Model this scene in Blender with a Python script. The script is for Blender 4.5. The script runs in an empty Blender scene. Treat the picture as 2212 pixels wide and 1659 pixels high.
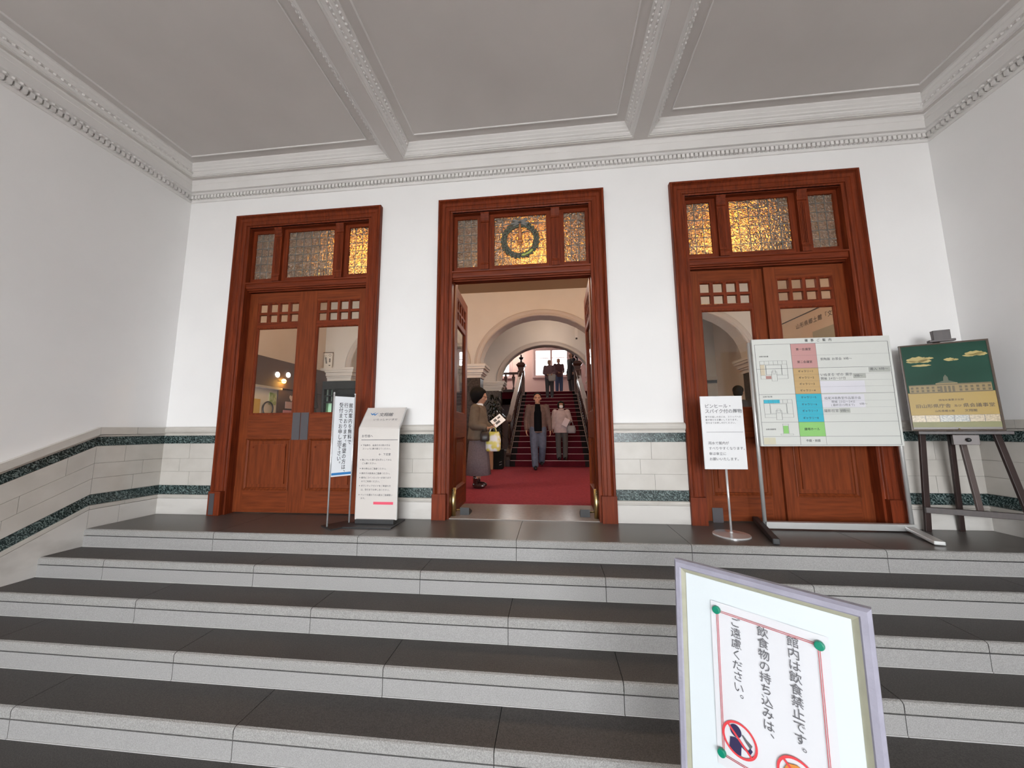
import bpy, bmesh, math, random
from mathutils import Vector, Matrix, Euler
from math import sin, cos, pi, radians as R
random.seed(7)
SC = bpy.context.scene
COL = SC.collection

# ------------------------------------------------------------------ camera
CAM = Vector((0.3189, -3.8321, 0.9285)); YAW, PITCH, ROLL, FPX = 0.1089, 0.1267, -0.0071, 775.19
fw = Vector((-sin(YAW)*cos(PITCH), cos(YAW)*cos(PITCH), sin(PITCH))); rt = Vector((cos(YAW), sin(YAW), 0)); up = rt.cross(fw)
rt2 = rt*cos(ROLL)+up*sin(ROLL); up2 = -rt*sin(ROLL)+up*cos(ROLL)
cd = bpy.data.cameras.new('camera'); co = bpy.data.objects.new('camera', cd); COL.objects.link(co)
M = Matrix.Identity(4)
for i in range(3):
    M[i][0] = rt2[i]; M[i][1] = up2[i]; M[i][2] = -fw[i]; M[i][3] = CAM[i]
co.matrix_world = M
cd.sensor_fit = 'HORIZONTAL'; cd.sensor_width = 36.0; cd.lens = 36.0*FPX/2212.0
cd.clip_start = 0.02; cd.clip_end = 200
SC.camera = co

# ------------------------------------------------------------------ world, light, exposure
W = bpy.data.worlds.new('world'); SC.world = W; W.use_nodes = True
bg = W.node_tree.nodes['Background']; bg.inputs[0].default_value = (0.93, 0.97, 1.0, 1); bg.inputs[1].default_value = 2.95
SC.view_settings.view_transform = 'Standard'; SC.view_settings.look = 'None'
SC.view_settings.gamma = 1.0; SC.view_settings.use_curve_mapping = False
SC.view_settings.exposure = 2.55
SC.cycles.max_bounces = 9; SC.cycles.diffuse_bounces = 6; SC.cycles.glossy_bounces = 4
SC.cycles.transmission_bounces = 8; SC.cycles.transparent_max_bounces = 16
SC.cycles.use_denoising = True; SC.cycles.sample_clamp_indirect = 6.0
SC.cycles.caustics_reflective = False; SC.cycles.caustics_refractive = False

def portal(name, loc, rot, sx, sy):
    l = bpy.data.lights.new(name, 'AREA'); l.shape = 'RECTANGLE'; l.size = sx; l.size_y = sy; l.energy = 1
    l.cycles.is_portal = True
    o = bpy.data.objects.new(name, l); COL.objects.link(o); o.location = loc; o.rotation_euler = rot
YF = -11.5                                   # inner face of the unseen entrance wall, set back to balance the daylight
ENTR = [(-3.6, -1.9), (-1.5, 1.5), (1.9, 3.6)]  # unseen bays, widths shaped to spread daylight over the porch
for a, b in ENTR:
    portal('daylight_portal', ((a+b)/2, YF-0.3, 1.45), (R(90), 0, 0), b-a, 4.5)
portal('window_portal', (0.36, 13.06, 4.06), (R(-90), 0, 0), 1.6, 1.3)
portal('window_portal', (-2.35, 13.06, 4.06), (R(-90), 0, 0), 1.5, 1.3)

# ------------------------------------------------------------------ materials
def srgb(r, g, b):
    f = lambda c: (c/255/12.92) if c/255 <= .04045 else ((c/255+.055)/1.055)**2.4
    return (f(r), f(g), f(b))
MATS = {}
def mat(name, col, rough=0.6, var=0.0, vscale=8.0, bump=0.0, bscale=60.0, metal=0.0, coat=0.0, col2=None, stretch=(1, 1, 1), emit=None, estr=0.0, detail=4.0, spec=0.5, lo=.35, hi=.65, bdist=.01):
    if name in MATS: return MATS[name]
    m = bpy.data.materials.new(name); m.use_nodes = True; nt = m.node_tree; b = nt.nodes['Principled BSDF']
    b.inputs['Roughness'].default_value = rough; b.inputs['Metallic'].default_value = metal
    b.inputs['Coat Weight'].default_value = coat; b.inputs['Specular IOR Level'].default_value = spec
    b.inputs['Base Color'].default_value = (*col, 1)
    if emit:
        b.inputs['Emission Color'].default_value = (*emit, 1); b.inputs['Emission Strength'].default_value = estr
    if var or col2 or bump:
        tc = nt.nodes.new('ShaderNodeTexCoord'); mp = nt.nodes.new('ShaderNodeMapping'); mp.inputs['Scale'].default_value = stretch
        nt.links.new(tc.outputs['Object'], mp.inputs['Vector'])
    if var or col2:
        n = nt.nodes.new('ShaderNodeTexNoise'); n.inputs['Scale'].default_value = vscale; n.inputs['Detail'].default_value = detail
        nt.links.new(mp.outputs[0], n.inputs['Vector'])
        cr = nt.nodes.new('ShaderNodeValToRGB'); cr.color_ramp.elements[0].position = lo; cr.color_ramp.elements[1].position = hi
        c2 = col2 if col2 else tuple(c*(1-var) for c in col)
        cr.color_ramp.elements[0].color = (*c2, 1); cr.color_ramp.elements[1].color = (*col, 1)
        nt.links.new(n.outputs['Fac'], cr.inputs[0]); nt.links.new(cr.outputs[0], b.inputs['Base Color'])
    if bump:
        n2 = nt.nodes.new('ShaderNodeTexNoise'); n2.inputs['Scale'].default_value = bscale; n2.inputs['Detail'].default_value = 3
        nt.links.new(mp.outputs[0], n2.inputs['Vector'])
        bp = nt.nodes.new('ShaderNodeBump'); bp.inputs['Strength'].default_value = bump; bp.inputs['Distance'].default_value = bdist
        nt.links.new(n2.outputs['Fac'], bp.inputs['Height']); nt.links.new(bp.outputs[0], b.inputs['Normal'])
    MATS[name] = m
    return m
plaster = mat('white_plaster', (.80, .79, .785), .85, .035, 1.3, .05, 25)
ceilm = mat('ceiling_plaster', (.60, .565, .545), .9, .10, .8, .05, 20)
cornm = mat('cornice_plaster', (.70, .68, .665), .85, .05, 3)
cream = mat('cream_marble', (.56, .53, .49), .38, .08, 4, col2=(.49, .46, .42), detail=8)
creamb = mat('base_marble', (.60, .575, .545), .35, .08, 3, col2=(.49, .465, .435), detail=10, stretch=(.5, 1, 2.0), lo=.3, hi=.5)
mortar = mat('joint_mortar', (.40, .37, .34), .95)
tread = mat('dark_granite_tread', (.068, .060, .056), .5, .3, 200, .2, 250, col2=(.030, .026, .024), detail=2, lo=.38, hi=.62)  # tread colour, darker than the nosing and riser granite
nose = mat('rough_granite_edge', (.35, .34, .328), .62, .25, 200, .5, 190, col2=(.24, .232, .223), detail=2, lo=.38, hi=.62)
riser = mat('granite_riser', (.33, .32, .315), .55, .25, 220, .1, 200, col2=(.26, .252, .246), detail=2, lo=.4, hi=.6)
landm = mat('polished_granite_landing', (.105, .094, .088), .34, .3, 240, 0, 0, col2=(.075, .067, .062), detail=2)
wood = mat('mahogany', (.195, .034, .010), .46, .3, 5, .06, 40, col2=(.095, .017, .006), stretch=(9, 9, .7), spec=.16, lo=.3, hi=.7)
woodh = mat('mahogany_crossgrain', (.195, .034, .010), .46, .3, 5, .06, 40, col2=(.095, .017, .006), stretch=(.7, 9, 9), spec=.16, lo=.3, hi=.7)
woodl = mat('oak_leaf_wood', (.205, .044, .012), .48, .35, 5, .06, 40, col2=(.11, .023, .007), stretch=(8, 8, .6), spec=.16, lo=.28, hi=.7)
woodlh = mat('oak_leaf_crossgrain', (.205, .044, .012), .48, .35, 5, .06, 40, col2=(.11, .023, .007), stretch=(.6, 8, 8), spec=.16, lo=.28, hi=.7)
darkwood = mat('dark_stair_wood', (.030, .012, .010), .22, .3, 6, coat=.3)
newelm = mat('red_stair_wood', (.10, .028, .016), .28, .3, 6, coat=.3, stretch=(6, 6, .8))
chrome = mat('chrome', (.74, .74, .75), .18, metal=.6)
alu = mat('brushed_aluminium', (.62, .62, .61), .36, metal=.55)
dgrey = mat('dark_grey_metal', (.022, .022, .023), .5)
brass = mat('brass', (.58, .46, .22), .28, metal=1)
pewter = mat('pewter_plate', (.085, .078, .085), .5, metal=.3)
lead = mat('lead_came', (.16, .15, .135), .5)
white = mat('white_board', (.70, .70, .71), .35)
whiteb = mat('glossy_white_board', (.62, .63, .60), .12)
coolw = mat('cool_white_panel', (.80, .83, .87), .4)
beigep = mat('pale_beige_panel', (.60, .56, .53), .4)
ink = mat('black_ink', (.025, .025, .03), .6)
inkg = mat('grey_ink', (.10, .10, .11), .6)
blueink = mat('navy_ink', (.06, .08, .20), .6)
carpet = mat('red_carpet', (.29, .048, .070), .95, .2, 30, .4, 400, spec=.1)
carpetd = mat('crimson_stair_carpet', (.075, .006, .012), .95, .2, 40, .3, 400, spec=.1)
hallw = mat('hall_plaster', (.66, .56, .485), .85, .05, 2)
archw = mat('arch_plaster', (.60, .57, .54), .85, .05, 2)
pinkw = mat('pink_plaster', (.74, .55, .53), .85, .04, 2)
dmarble = mat('dark_mottled_marble', (.060, .042, .036), .3, .5, 22, col2=(.010, .007, .006), detail=8, spec=.3)
stone = mat('threshold_stone', (.30, .255, .23), .22, .1, 30)
paper = mat('white_paper', (.82, .82, .84), .7)

def green_marble():
    m = bpy.data.materials.new('green_serpentine'); m.use_nodes = True; nt = m.node_tree; b = nt.nodes['Principled BSDF']
    b.inputs['Roughness'].default_value = .22
    tc = nt.nodes.new('ShaderNodeTexCoord')
    n = nt.nodes.new('ShaderNodeTexNoise'); n.inputs['Scale'].default_value = 20; n.inputs['Detail'].default_value = 6; n.inputs['Distortion'].default_value = 2.2
    w = nt.nodes.new('ShaderNodeTexWave'); w.inputs['Scale'].default_value = 15; w.inputs['Distortion'].default_value = 14; w.inputs['Detail'].default_value = 4; w.inputs['Detail Scale'].default_value = 2.2; w.bands_direction = 'DIAGONAL'
    nt.links.new(tc.outputs['Object'], n.inputs['Vector']); nt.links.new(tc.outputs['Object'], w.inputs['Vector'])
    mx = nt.nodes.new('ShaderNodeMath'); mx.operation = 'MULTIPLY'
    nt.links.new(n.outputs['Fac'], mx.inputs[0]); nt.links.new(w.outputs['Fac'], mx.inputs[1])
    cr = nt.nodes.new('ShaderNodeValToRGB'); e = cr.color_ramp.elements
    e[0].position = .1; e[0].color = (.012, .022, .022, 1); e[1].position = .5; e[1].color = (.16, .21, .205, 1)
    x = cr.color_ramp.elements.new(.28); x.color = (.028, .050, .049, 1)
    nt.links.new(mx.outputs[0], cr.inputs[0]); nt.links.new(cr.outputs[0], b.inputs['Base Color'])
    return m
gmarb = green_marble()

def clear_glass():
    m = bpy.data.materials.new('clear_glass'); m.use_nodes = True; nt = m.node_tree; nt.nodes.clear()
    o = nt.nodes.new('ShaderNodeOutputMaterial'); t = nt.nodes.new('ShaderNodeBsdfTransparent'); t.inputs[0].default_value = (.93, .95, .94, 1)
    g = nt.nodes.new('ShaderNodeBsdfGlossy'); g.inputs['Roughness'].default_value = .02
    lw = nt.nodes.new('ShaderNodeLayerWeight'); lw.inputs[0].default_value = .5; mx = nt.nodes.new('ShaderNodeMixShader')
    pw_ = nt.nodes.new('ShaderNodeMath'); pw_.operation = 'POWER'; pw_.inputs[1].default_value = 5
    ma = nt.nodes.new('ShaderNodeMath'); ma.operation = 'MULTIPLY_ADD'; ma.inputs[1].default_value = .9; ma.inputs[2].default_value = .035
    nt.links.new(lw.outputs['Facing'], pw_.inputs[0]); nt.links.new(pw_.outputs[0], ma.inputs[0]); nt.links.new(ma.outputs[0], mx.inputs[0]); nt.links.new(t.outputs[0], mx.inputs[1]); nt.links.new(g.outputs[0], mx.inputs[2]); nt.links.new(mx.outputs[0], o.inputs[0])
    return m
glass = clear_glass()
def textured_glass(name, col):
    m = bpy.data.materials.new(name); m.use_nodes = True; nt = m.node_tree; nt.nodes.clear()
    o = nt.nodes.new('ShaderNodeOutputMaterial')
    rf = nt.nodes.new('ShaderNodeBsdfRefraction'); rf.inputs['Color'].default_value = (*col, 1); rf.inputs['Roughness'].default_value = .16; rf.inputs['IOR'].default_value = 1.35
    df = nt.nodes.new('ShaderNodeBsdfDiffuse'); df.inputs[0].default_value = (.30, .24, .18, 1)
    gl = nt.nodes.new('ShaderNodeBsdfGlossy'); gl.inputs['Roughness'].default_value = .25; gl.inputs[0].default_value = (.9, .88, .85, 1)
    m1 = nt.nodes.new('ShaderNodeMixShader'); m1.inputs[0].default_value = .45
    m2 = nt.nodes.new('ShaderNodeMixShader'); m2.inputs[0].default_value = .10
    tc = nt.nodes.new('ShaderNodeTexCoord'); n = nt.nodes.new('ShaderNodeTexNoise'); n.inputs['Scale'].default_value = 30; n.inputs['Detail'].default_value = 1.0; n.inputs['Distortion'].default_value = 1.6
    bp = nt.nodes.new('ShaderNodeBump'); bp.inputs['Strength'].default_value = 1.0; bp.inputs['Distance'].default_value = .03
    nt.links.new(tc.outputs['Object'], n.inputs['Vector']); nt.links.new(n.outputs['Fac'], bp.inputs['Height'])
    for s in (rf, df, gl): nt.links.new(bp.outputs[0], s.inputs['Normal'])
    nt.links.new(rf.outputs[0], m1.inputs[1]); nt.links.new(df.outputs[0], m1.inputs[2])
    nt.links.new(m1.outputs[0], m2.inputs[1]); nt.links.new(gl.outputs[0], m2.inputs[2]); nt.links.new(m2.outputs[0], o.inputs[0])
    return m
amber = textured_glass('amber_textured_glass', (1.0, .74, .36))
window_glass = glass

# ------------------------------------------------------------------ mesh helpers
class MB:
    def __init__(s): s.v = []; s.f = []; s.m = []
    def add(s, vs, fs, mi=0):
        o = len(s.v); s.v.extend([tuple(p) for p in vs]); s.f.extend([tuple(i+o for i in f) for f in fs]); s.m.extend([mi]*len(fs)); return s
    def box(s, x0, y0, z0, x1, y1, z1, mi=0, top=None, front=None):
        vs = [(x0, y0, z0), (x1, y0, z0), (x1, y1, z0), (x0, y1, z0), (x0, y0, z1), (x1, y0, z1), (x1, y1, z1), (x0, y1, z1)]
        s.add(vs, [(0, 3, 2, 1), (2, 3, 7, 6), (1, 2, 6, 5), (3, 0, 4, 7)], mi)
        s.add(vs, [(4, 5, 6, 7)], mi if top is None else top); s.add(vs, [(0, 1, 5, 4)], mi if front is None else front); return s
    def bar(s, p, q, w, h, upv=(0, 0, 1), mi=0, w2=None, h2=None):
        p = Vector(p); q = Vector(q); d = (q-p).normalized(); u = d.cross(Vector(upv)); u.normalize(); n = u.cross(d)
        w2 = w if w2 is None else w2; h2 = h if h2 is None else h2
        vs = []
        for c, ww, hh in ((p, w, h), (q, w2, h2)):
            for a, b in ((-1, -1), (1, -1), (1, 1), (-1, 1)): vs.append(c+u*a*ww/2+n*b*hh/2)
        return s.add(vs, [(0, 1, 2, 3), (7, 6, 5, 4), (0, 4, 5, 1), (1, 5, 6, 2), (2, 6, 7, 3), (3, 7, 4, 0)], mi)
    def cyl(s, p, q, r, r2=None, n=16, mi=0, cap=True):
        p = Vector(p); q = Vector(q); r2 = r if r2 is None else r2; d = (q-p).normalized()
        a = Vector((0, 0, 1)) if abs(d.z) < .9 else Vector((1, 0, 0)); u = d.cross(a).normalized(); w = d.cross(u)
        vs = []
        for c, rr in ((p, r), (q, r2)):
            for i in range(n): t = 2*pi*i/n; vs.append(c+(u*cos(t)+w*sin(t))*rr)
        fs = [(i, (i+1) % n, n+(i+1) % n, n+i) for i in range(n)]
        if cap: fs += [tuple(range(n-1, -1, -1)), tuple(range(n, 2*n))]
        return s.add(vs, fs, mi)
    def tube(s, pts, r, n=8, mi=0):
        for a, b in zip(pts[:-1], pts[1:]): s.cyl(a, b, r, n=n, mi=mi)
        return s
    def lathe(s, prof, c=(0, 0, 0), n=20, mi=0, sx=1, sy=1):
        vs = []; k = len(prof)
        for r, z in prof:
            for i in range(n): t = 2*pi*i/n; vs.append((c[0]+r*cos(t)*sx, c[1]+r*sin(t)*sy, c[2]+z))
        fs = [(j*n+i, j*n+(i+1) % n, (j+1)*n+(i+1) % n, (j+1)*n+i) for j in range(k-1) for i in range(n)]
        fs += [tuple(range(n-1, -1, -1)), tuple(range((k-1)*n, k*n))]
        return s.add(vs, fs, mi)
    def sph(s, c, r, n=14, k=8, mi=0, rot=None):
        if not hasattr(r, '__len__'): r = (r, r, r)
        vs = [(0, 0, -1)]
        for j in range(1, k):
            a = -pi/2+pi*j/k
            for i in range(n): t = 2*pi*i/n; vs.append((cos(a)*cos(t), cos(a)*sin(t), sin(a)))
        vs.append((0, 0, 1)); N = len(vs)-1
        fs = [(0, 1+(i+1) % n, 1+i) for i in range(n)]
        for j in range(k-2):
            for i in range(n): a = 1+j*n; fs.append((a+i, a+(i+1) % n, a+n+(i+1) % n, a+n+i))
        fs += [(N, 1+(k-2)*n+i, 1+(k-2)*n+(i+1) % n) for i in range(n)]
        o = []
        for p in vs:
            q = Vector((p[0]*r[0], p[1]*r[1], p[2]*r[2]))
            if rot: q = rot @ q
            o.append(q+Vector(c))
        return s.add(o, fs, mi)
    def prism(s, poly, axis, a0, a1, mi=0, capmi=None):
        # poly: 2D points; axis 'x': (y,z) 'y': (x,z) 'z': (x,y)
        def P(p, a): return {'x': (a, p[0], p[1]), 'y': (p[0], a, p[1]), 'z': (p[0], p[1], a)}[axis]
        n = len(poly); vs = [P(p, a0) for p in poly]+[P(p, a1) for p in poly]
        s.add(vs, [(i, (i+1) % n, n+(i+1) % n, n+i) for i in range(n)], mi)
        return s.add(vs, [tuple(range(n-1, -1, -1)), tuple(range(n, 2*n))], mi if capmi is None else capmi)
    def frame(s, prof, x0, z0, x1, z1, y, open_bottom=False, mi=0):
        # prof: (inset, y-offset); swept round a rectangle in the xz plane
        loops = []
        for w, d in prof:
            if open_bottom: loops.append([(x0+w, y+d, z0), (x0+w, y+d, z1-w), (x1-w, y+d, z1-w), (x1-w, y+d, z0)])
            else: loops.append([(x0+w, y+d, z0+w), (x0+w, y+d, z1-w), (x1-w, y+d, z1-w), (x1-w, y+d, z0+w)])
        k = 4; vs = [p for l in loops for p in l]; fs = []
        for j in range(len(loops)-1):
            for i in range(3 if open_bottom else 4):
                fs.append((j*k+i, j*k+(i+1) % k, (j+1)*k+(i+1) % k, (j+1)*k+i))
        return s.add(vs, fs, mi)
    def ring(s, prof, x0, y0, x1, y1, mi=0):
        # prof: (inset, z); swept round a rectangle in plan (closed)
        k = 4; vs = []; fs = []
        for p, z in prof: vs += [(x0+p, y0+p, z), (x1-p, y0+p, z), (x1-p, y1-p, z), (x0+p, y1-p, z)]
        for j in range(len(prof)-1):
            for i in range(4): fs.append((j*k+i, j*k+(i+1) % k, (j+1)*k+(i+1) % k, (j+1)*k+i))
        return s.add(vs, fs, mi)
    def loft(s, rings, n=18, mi=0):
        vs = []; k = len(rings)
        for r in rings:
            cx, cy, cz, rx, ry = r[:5]; e = r[5] if len(r) > 5 else 1.0
            for i in range(n):
                t = 2*pi*i/n; c, q = cos(t), sin(t)
                vs.append((cx+rx*math.copysign(abs(c)**e, c), cy+ry*math.copysign(abs(q)**e, q), cz))
        fs = [(j*n+i, j*n+(i+1) % n, (j+1)*n+(i+1) % n, (j+1)*n+i) for j in range(k-1) for i in range(n)]
        fs += [tuple(range(n-1, -1, -1)), tuple(range((k-1)*n, k*n))]
        return s.add(vs, fs, mi)
    def limb(s, pts, rs, n=12, mi=0):
        for i in range(len(pts)-1): s.cyl(pts[i], pts[i+1], rs[i], rs[i+1], n=n, mi=mi)
        for p, r in zip(pts, rs): s.sph(p, r, n=n, k=8, mi=mi)
        return s
    def mesh(s, name, mats):
        me = bpy.data.meshes.new(name); me.from_pydata(s.v, [], s.f)
        for m in (mats if isinstance(mats, (list, tuple)) else [mats]): me.materials.append(m)
        if any(s.m): me.polygons.foreach_set('material_index', s.m)
        bm = bmesh.new(); bm.from_mesh(me); bmesh.ops.recalc_face_normals(bm, faces=bm.faces); bm.to_mesh(me); bm.free()
        me.update(); return me
    def build(s, name, mats, parent=None, smooth=False, bevel=0, loc=None, rot=None, kind=None, label=None):
        me = s.mesh(name, mats)
        if smooth: me.polygons.foreach_set('use_smooth', [True]*len(me.polygons))
        return link(name, me, parent, bevel, loc, rot, kind, label)
def link(name, me, parent=None, bevel=0, loc=None, rot=None, kind=None, label=None):
    o = bpy.data.objects.new(name, me); COL.objects.link(o)
    if parent: o.parent = parent
    if loc: o.location = loc
    if rot: o.rotation_euler = rot
    if kind: o['kind'] = kind
    if label: o['label'] = label
    if bevel:
        b = o.modifiers.new('bevel', 'BEVEL'); b.width = bevel; b.segments = 2; b.limit_method = 'ANGLE'; b.angle_limit = R(40)
    return o
def tag(o, label, cat, group=None, kind=None):
    o['label'] = label; o['category'] = cat
    if group: o['group'] = group
    if kind: o['kind'] = kind
    return o
def empty(name, loc=(0, 0, 0), rot=(0, 0, 0), label=None, cat=None, group=None, kind=None, scale=None):
    o = bpy.data.objects.new(name, None); COL.objects.link(o); o.location = loc; o.rotation_euler = rot; o.empty_display_size = .1
    if scale: o.scale = (scale,)*3
    if label: tag(o, label, cat, group, kind)
    return o
def remesh(mb, name, m, parent, voxel=.012, smooth=6, label=None):
    me = mb.mesh(name+'_src', m); o = bpy.data.objects.new(name, me); COL.objects.link(o)
    r = o.modifiers.new('r', 'REMESH'); r.mode = 'VOXEL'; r.voxel_size = voxel
    sm = o.modifiers.new('s', 'SMOOTH'); sm.factor = .5; sm.iterations = smooth
    dg = bpy.context.evaluated_depsgraph_get(); dg.update()
    n = bpy.data.meshes.new_from_object(o.evaluated_get(dg)); n.name = name
    o.modifiers.clear(); o.data = n; bpy.data.meshes.remove(me)
    n.polygons.foreach_set('use_smooth', [True]*len(n.polygons))
    if not n.materials: n.materials.append(m)
    o.parent = parent
    if label: o['label'] = label
    return o
# text: glyph meshes from the built-in font, laid out in a sign's own (x, z) plane, facing -y
GL = {}
def glyph(ch, off=0.0):
    off = min(off, .007)
    k = (ch, off)
    if k in GL: return GL[k]
    c = bpy.data.curves.new('t', 'FONT'); c.body = ch; c.resolution_u = 2; c.fill_mode = 'FRONT'; c.offset = off
    o = bpy.data.objects.new('t', c); COL.objects.link(o); bpy.context.view_layer.update()
    dg = bpy.context.evaluated_depsgraph_get(); e = o.evaluated_get(dg); me = e.to_mesh()
    vs = [tuple(v.co) for v in me.vertices]; fs = [tuple(p.vertices) for p in me.polygons]; e.to_mesh_clear()
    adv = 1.0 if ord(ch) > 0x2E80 or ch in '←〜・●' else .58
    if ch == ' ': adv = .5
    GL[k] = (vs, fs, adv); bpy.data.objects.remove(o); bpy.data.curves.remove(c); return GL[k]
def text(mb, s, x, z, size, y=-.0012, vertical=False, mi=0, sx=1.0, off=0.0, align='L', gap=1.0):
    if align == 'C':
        w = sum(glyph(c, off)[2] for c in s)*size*sx*gap; x -= w/2
    for ch in s:
        vs, fs, adv = glyph(ch, off)
        if vertical:
            dx, dz = (.55, .55) if ch in '。、' else (0, 0)
            mb.add([(x+(p[0]+dx)*size*sx, y, z+(p[1]-.85+dz)*size) for p in vs], fs, mi); z -= size*gap*(.62 if ch in '。、' else 1)
        else:
            if ch != ' ': mb.add([(x+p[0]*size*sx, y, z+p[1]*size) for p in vs], fs, mi)
            x += adv*size*sx*gap
    return x if not vertical else z

# ------------------------------------------------------------------ the porch shell
XL, XR, ZC = -4.253, 4.259, 4.20
DX = 2.595; DOORS = (-DX, 0.0, DX); OW, OH = .80, 3.445
FZ = -.814
wb = MB()
xs = [XL-.3]
for d in DOORS: xs += [d-OW, d+OW]
xs += [XR+.3]
for i in range(0, 8, 2): wb.box(xs[i], 0, -.05, xs[i+1], .25, 4.5)
for d in DOORS: wb.box(d-OW, 0, OH, d+OW, .25, 4.5)
wall_back = tag(wb.build('wall_back', plaster), 'white plastered back wall with three tall doorways', 'wall', kind='structure')
wall_left = tag(MB().box(XL-.3, YF-.3, -1.2, XL, 0, 4.5).build('wall_left', plaster), 'white plastered left side wall of the porch above the marble dado', 'wall', kind='structure')
wall_right = tag(MB().box(XR, YF-.3, -1.2, XR+.3, 0, 4.5).build('wall_right', plaster), 'white plastered right side wall behind the easel', 'wall', kind='structure')
wf = MB(); px = XL-.3
for a, b in ENTR+[(XR+.3, 0)]:
    wf.box(px, YF-.35, -1.2, a, YF, 4.5); px = b
for a, b in ENTR: wf.box(a, YF-.35, 3.5, b, YF, 4.5)
tag(wf.build('wall_front', plaster), 'unseen entrance wall behind the viewer with bays shaped for the daylight', 'wall', kind='structure')
# ceiling slab with coffers
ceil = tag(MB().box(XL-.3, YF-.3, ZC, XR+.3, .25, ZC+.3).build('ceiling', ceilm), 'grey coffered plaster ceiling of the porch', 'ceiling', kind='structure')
corn = MB().ring([(0, 3.855), (.012, 3.857), (.018, 3.872), (.018, 3.925), (.05, 3.928), (.062, 3.935), (.07, 3.945), (.098, 3.947), (.10, 3.985), (.104, 4.03), (.108, 4.032), (.112, 4.07), (.122, 4.08)], XL, YF, XR, 0)
cornice = tag(corn.build('trim_1', cornm, bevel=.003), 'white stepped plaster cornice running round the top of the porch walls', 'cornice', kind='structure')
BL, BR, BW = -1.42, 1.345, .075
cof = [(XL+.155, BL-BW), (BL+BW, BR-BW), (BR+BW, XR-.155)]
sof = MB()
sof.box(XL, -.155, 4.08, XR, 0, ZC); sof.box(XL, YF, 4.08, XR, YF+.155, ZC); sof.box(XL, YF+.155, 4.08, XL+.155, -.155, ZC); sof.box(XR-.155, YF+.155, 4.08, XR, -.155, ZC)
sof.build('ceiling_soffit', ceilm, ceil)
for b in (BL, BR): MB().box(b-BW, YF+.155, 4.08, b+BW, -.155, ZC).build('ceiling_beam', ceilm, ceil)
for a, b in cof:
    MB().ring([(-.002, 4.086), (.018, 4.086), (.018, 4.094), (.03, 4.097), (.045, 4.112), (.047, 4.122), (.062, 4.13), (.066, 4.142), (.085, 4.158), (.088, 4.168), (.105, 4.186), (.108, ZC)], a, YF+.155, b, -.155).build('coffer_moulding', cornm, ceil)
    MB().ring([(.195, ZC), (.197, ZC-.012), (.207, ZC-.012), (.209, ZC)], a, YF+.155, b, -.155).build('coffer_bead', cornm, ceil)
# dentils and carved ornament: too many and too fine to pick apart
dn = MB(); x = XL+.05
while x < XR-.05: dn.box(x, -.052, 3.885, x+.030, -.018, 3.924); x += .0455
y = -.05
while y > -4.2:
    for X, sgn in ((XL, 1), (XR, -1)):
        a, b = sorted((X+.018*sgn, X+.052*sgn)); dn.box(a, y-.030, 3.885, b, y, 3.924)
    y -= .0455
dn.build('dentil_course', cornm, cornice, kind='stuff')
orn = MB(); y = -.2
while y > -4.2:
    for X, sgn in ((XL, 1), (XR, -1)):
        orn.sph((X+.064*sgn, y, 3.938), (.013, .018, .013), 6, 4); orn.sph((X+.155*sgn+.052*sgn, y, 4.122), (.012, .016, .016), 6, 4)
    y -= .05
orn.build('leaf_carving', cornm, cornice, kind='stuff')
be = MB(); y = -.3
while y > -4.0:
    for b in (BL, BR):
        for sg in (-1, 1): be.sph((b+sg*(BW+.052), y, 4.124), (.010, .016, .010), 6, 4); be.sph((b+sg*(BW+.09), y+.02, 4.164), (.012, .013, .012), 6, 4)
    y -= .042
be.build('bead_carving', cornm, ceil, kind='stuff')

# floor, landing and steps (each slab its own stone; joints at 1.415 m, staggered)
floor = tag(MB().box(XL-.3, -3.4, FZ-.25, XR+.3, -1.6, FZ).box(XL-.3, YF-.35, FZ-.25, XR+.3, -3.4, FZ, 1).build('floor', [tread, mat('pale_bounce_paving', (.36, .34, .32), .7)]), 'dark granite floor at the foot of the steps', 'floor', kind='structure')  # unseen rear part made paler to bounce light onto the ceiling
tag(MB().box(-60, -80, FZ-.5, 60, YF-.3, FZ-.26).build('floor_outside', mat('pale_paving', (.42, .40, .38), .9)), 'pale paving outside the entrance bays', 'ground', kind='structure')
steps = empty('entrance_steps', (0, 0, FZ), label='broad flight of five granite steps up to the doors', cat='steps', kind='structure')
def st(mb, name, mats, bevel=.004): return mb.build(name, mats, steps, bevel=bevel, loc=(0, 0, -FZ))
MB().box(XL, -.60, FZ, XR, .24, -.075).box(XL, -.9, FZ, XR, -.6, -.24).box(XL, -1.2, FZ, XR, -.9, -.40).box(XL, -1.5, FZ, XR, -1.2, -.56).box(XL, -1.8, FZ, XR, -1.5, -.73).build('step_core', mortar, steps, loc=(0, 0, -FZ))
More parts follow.
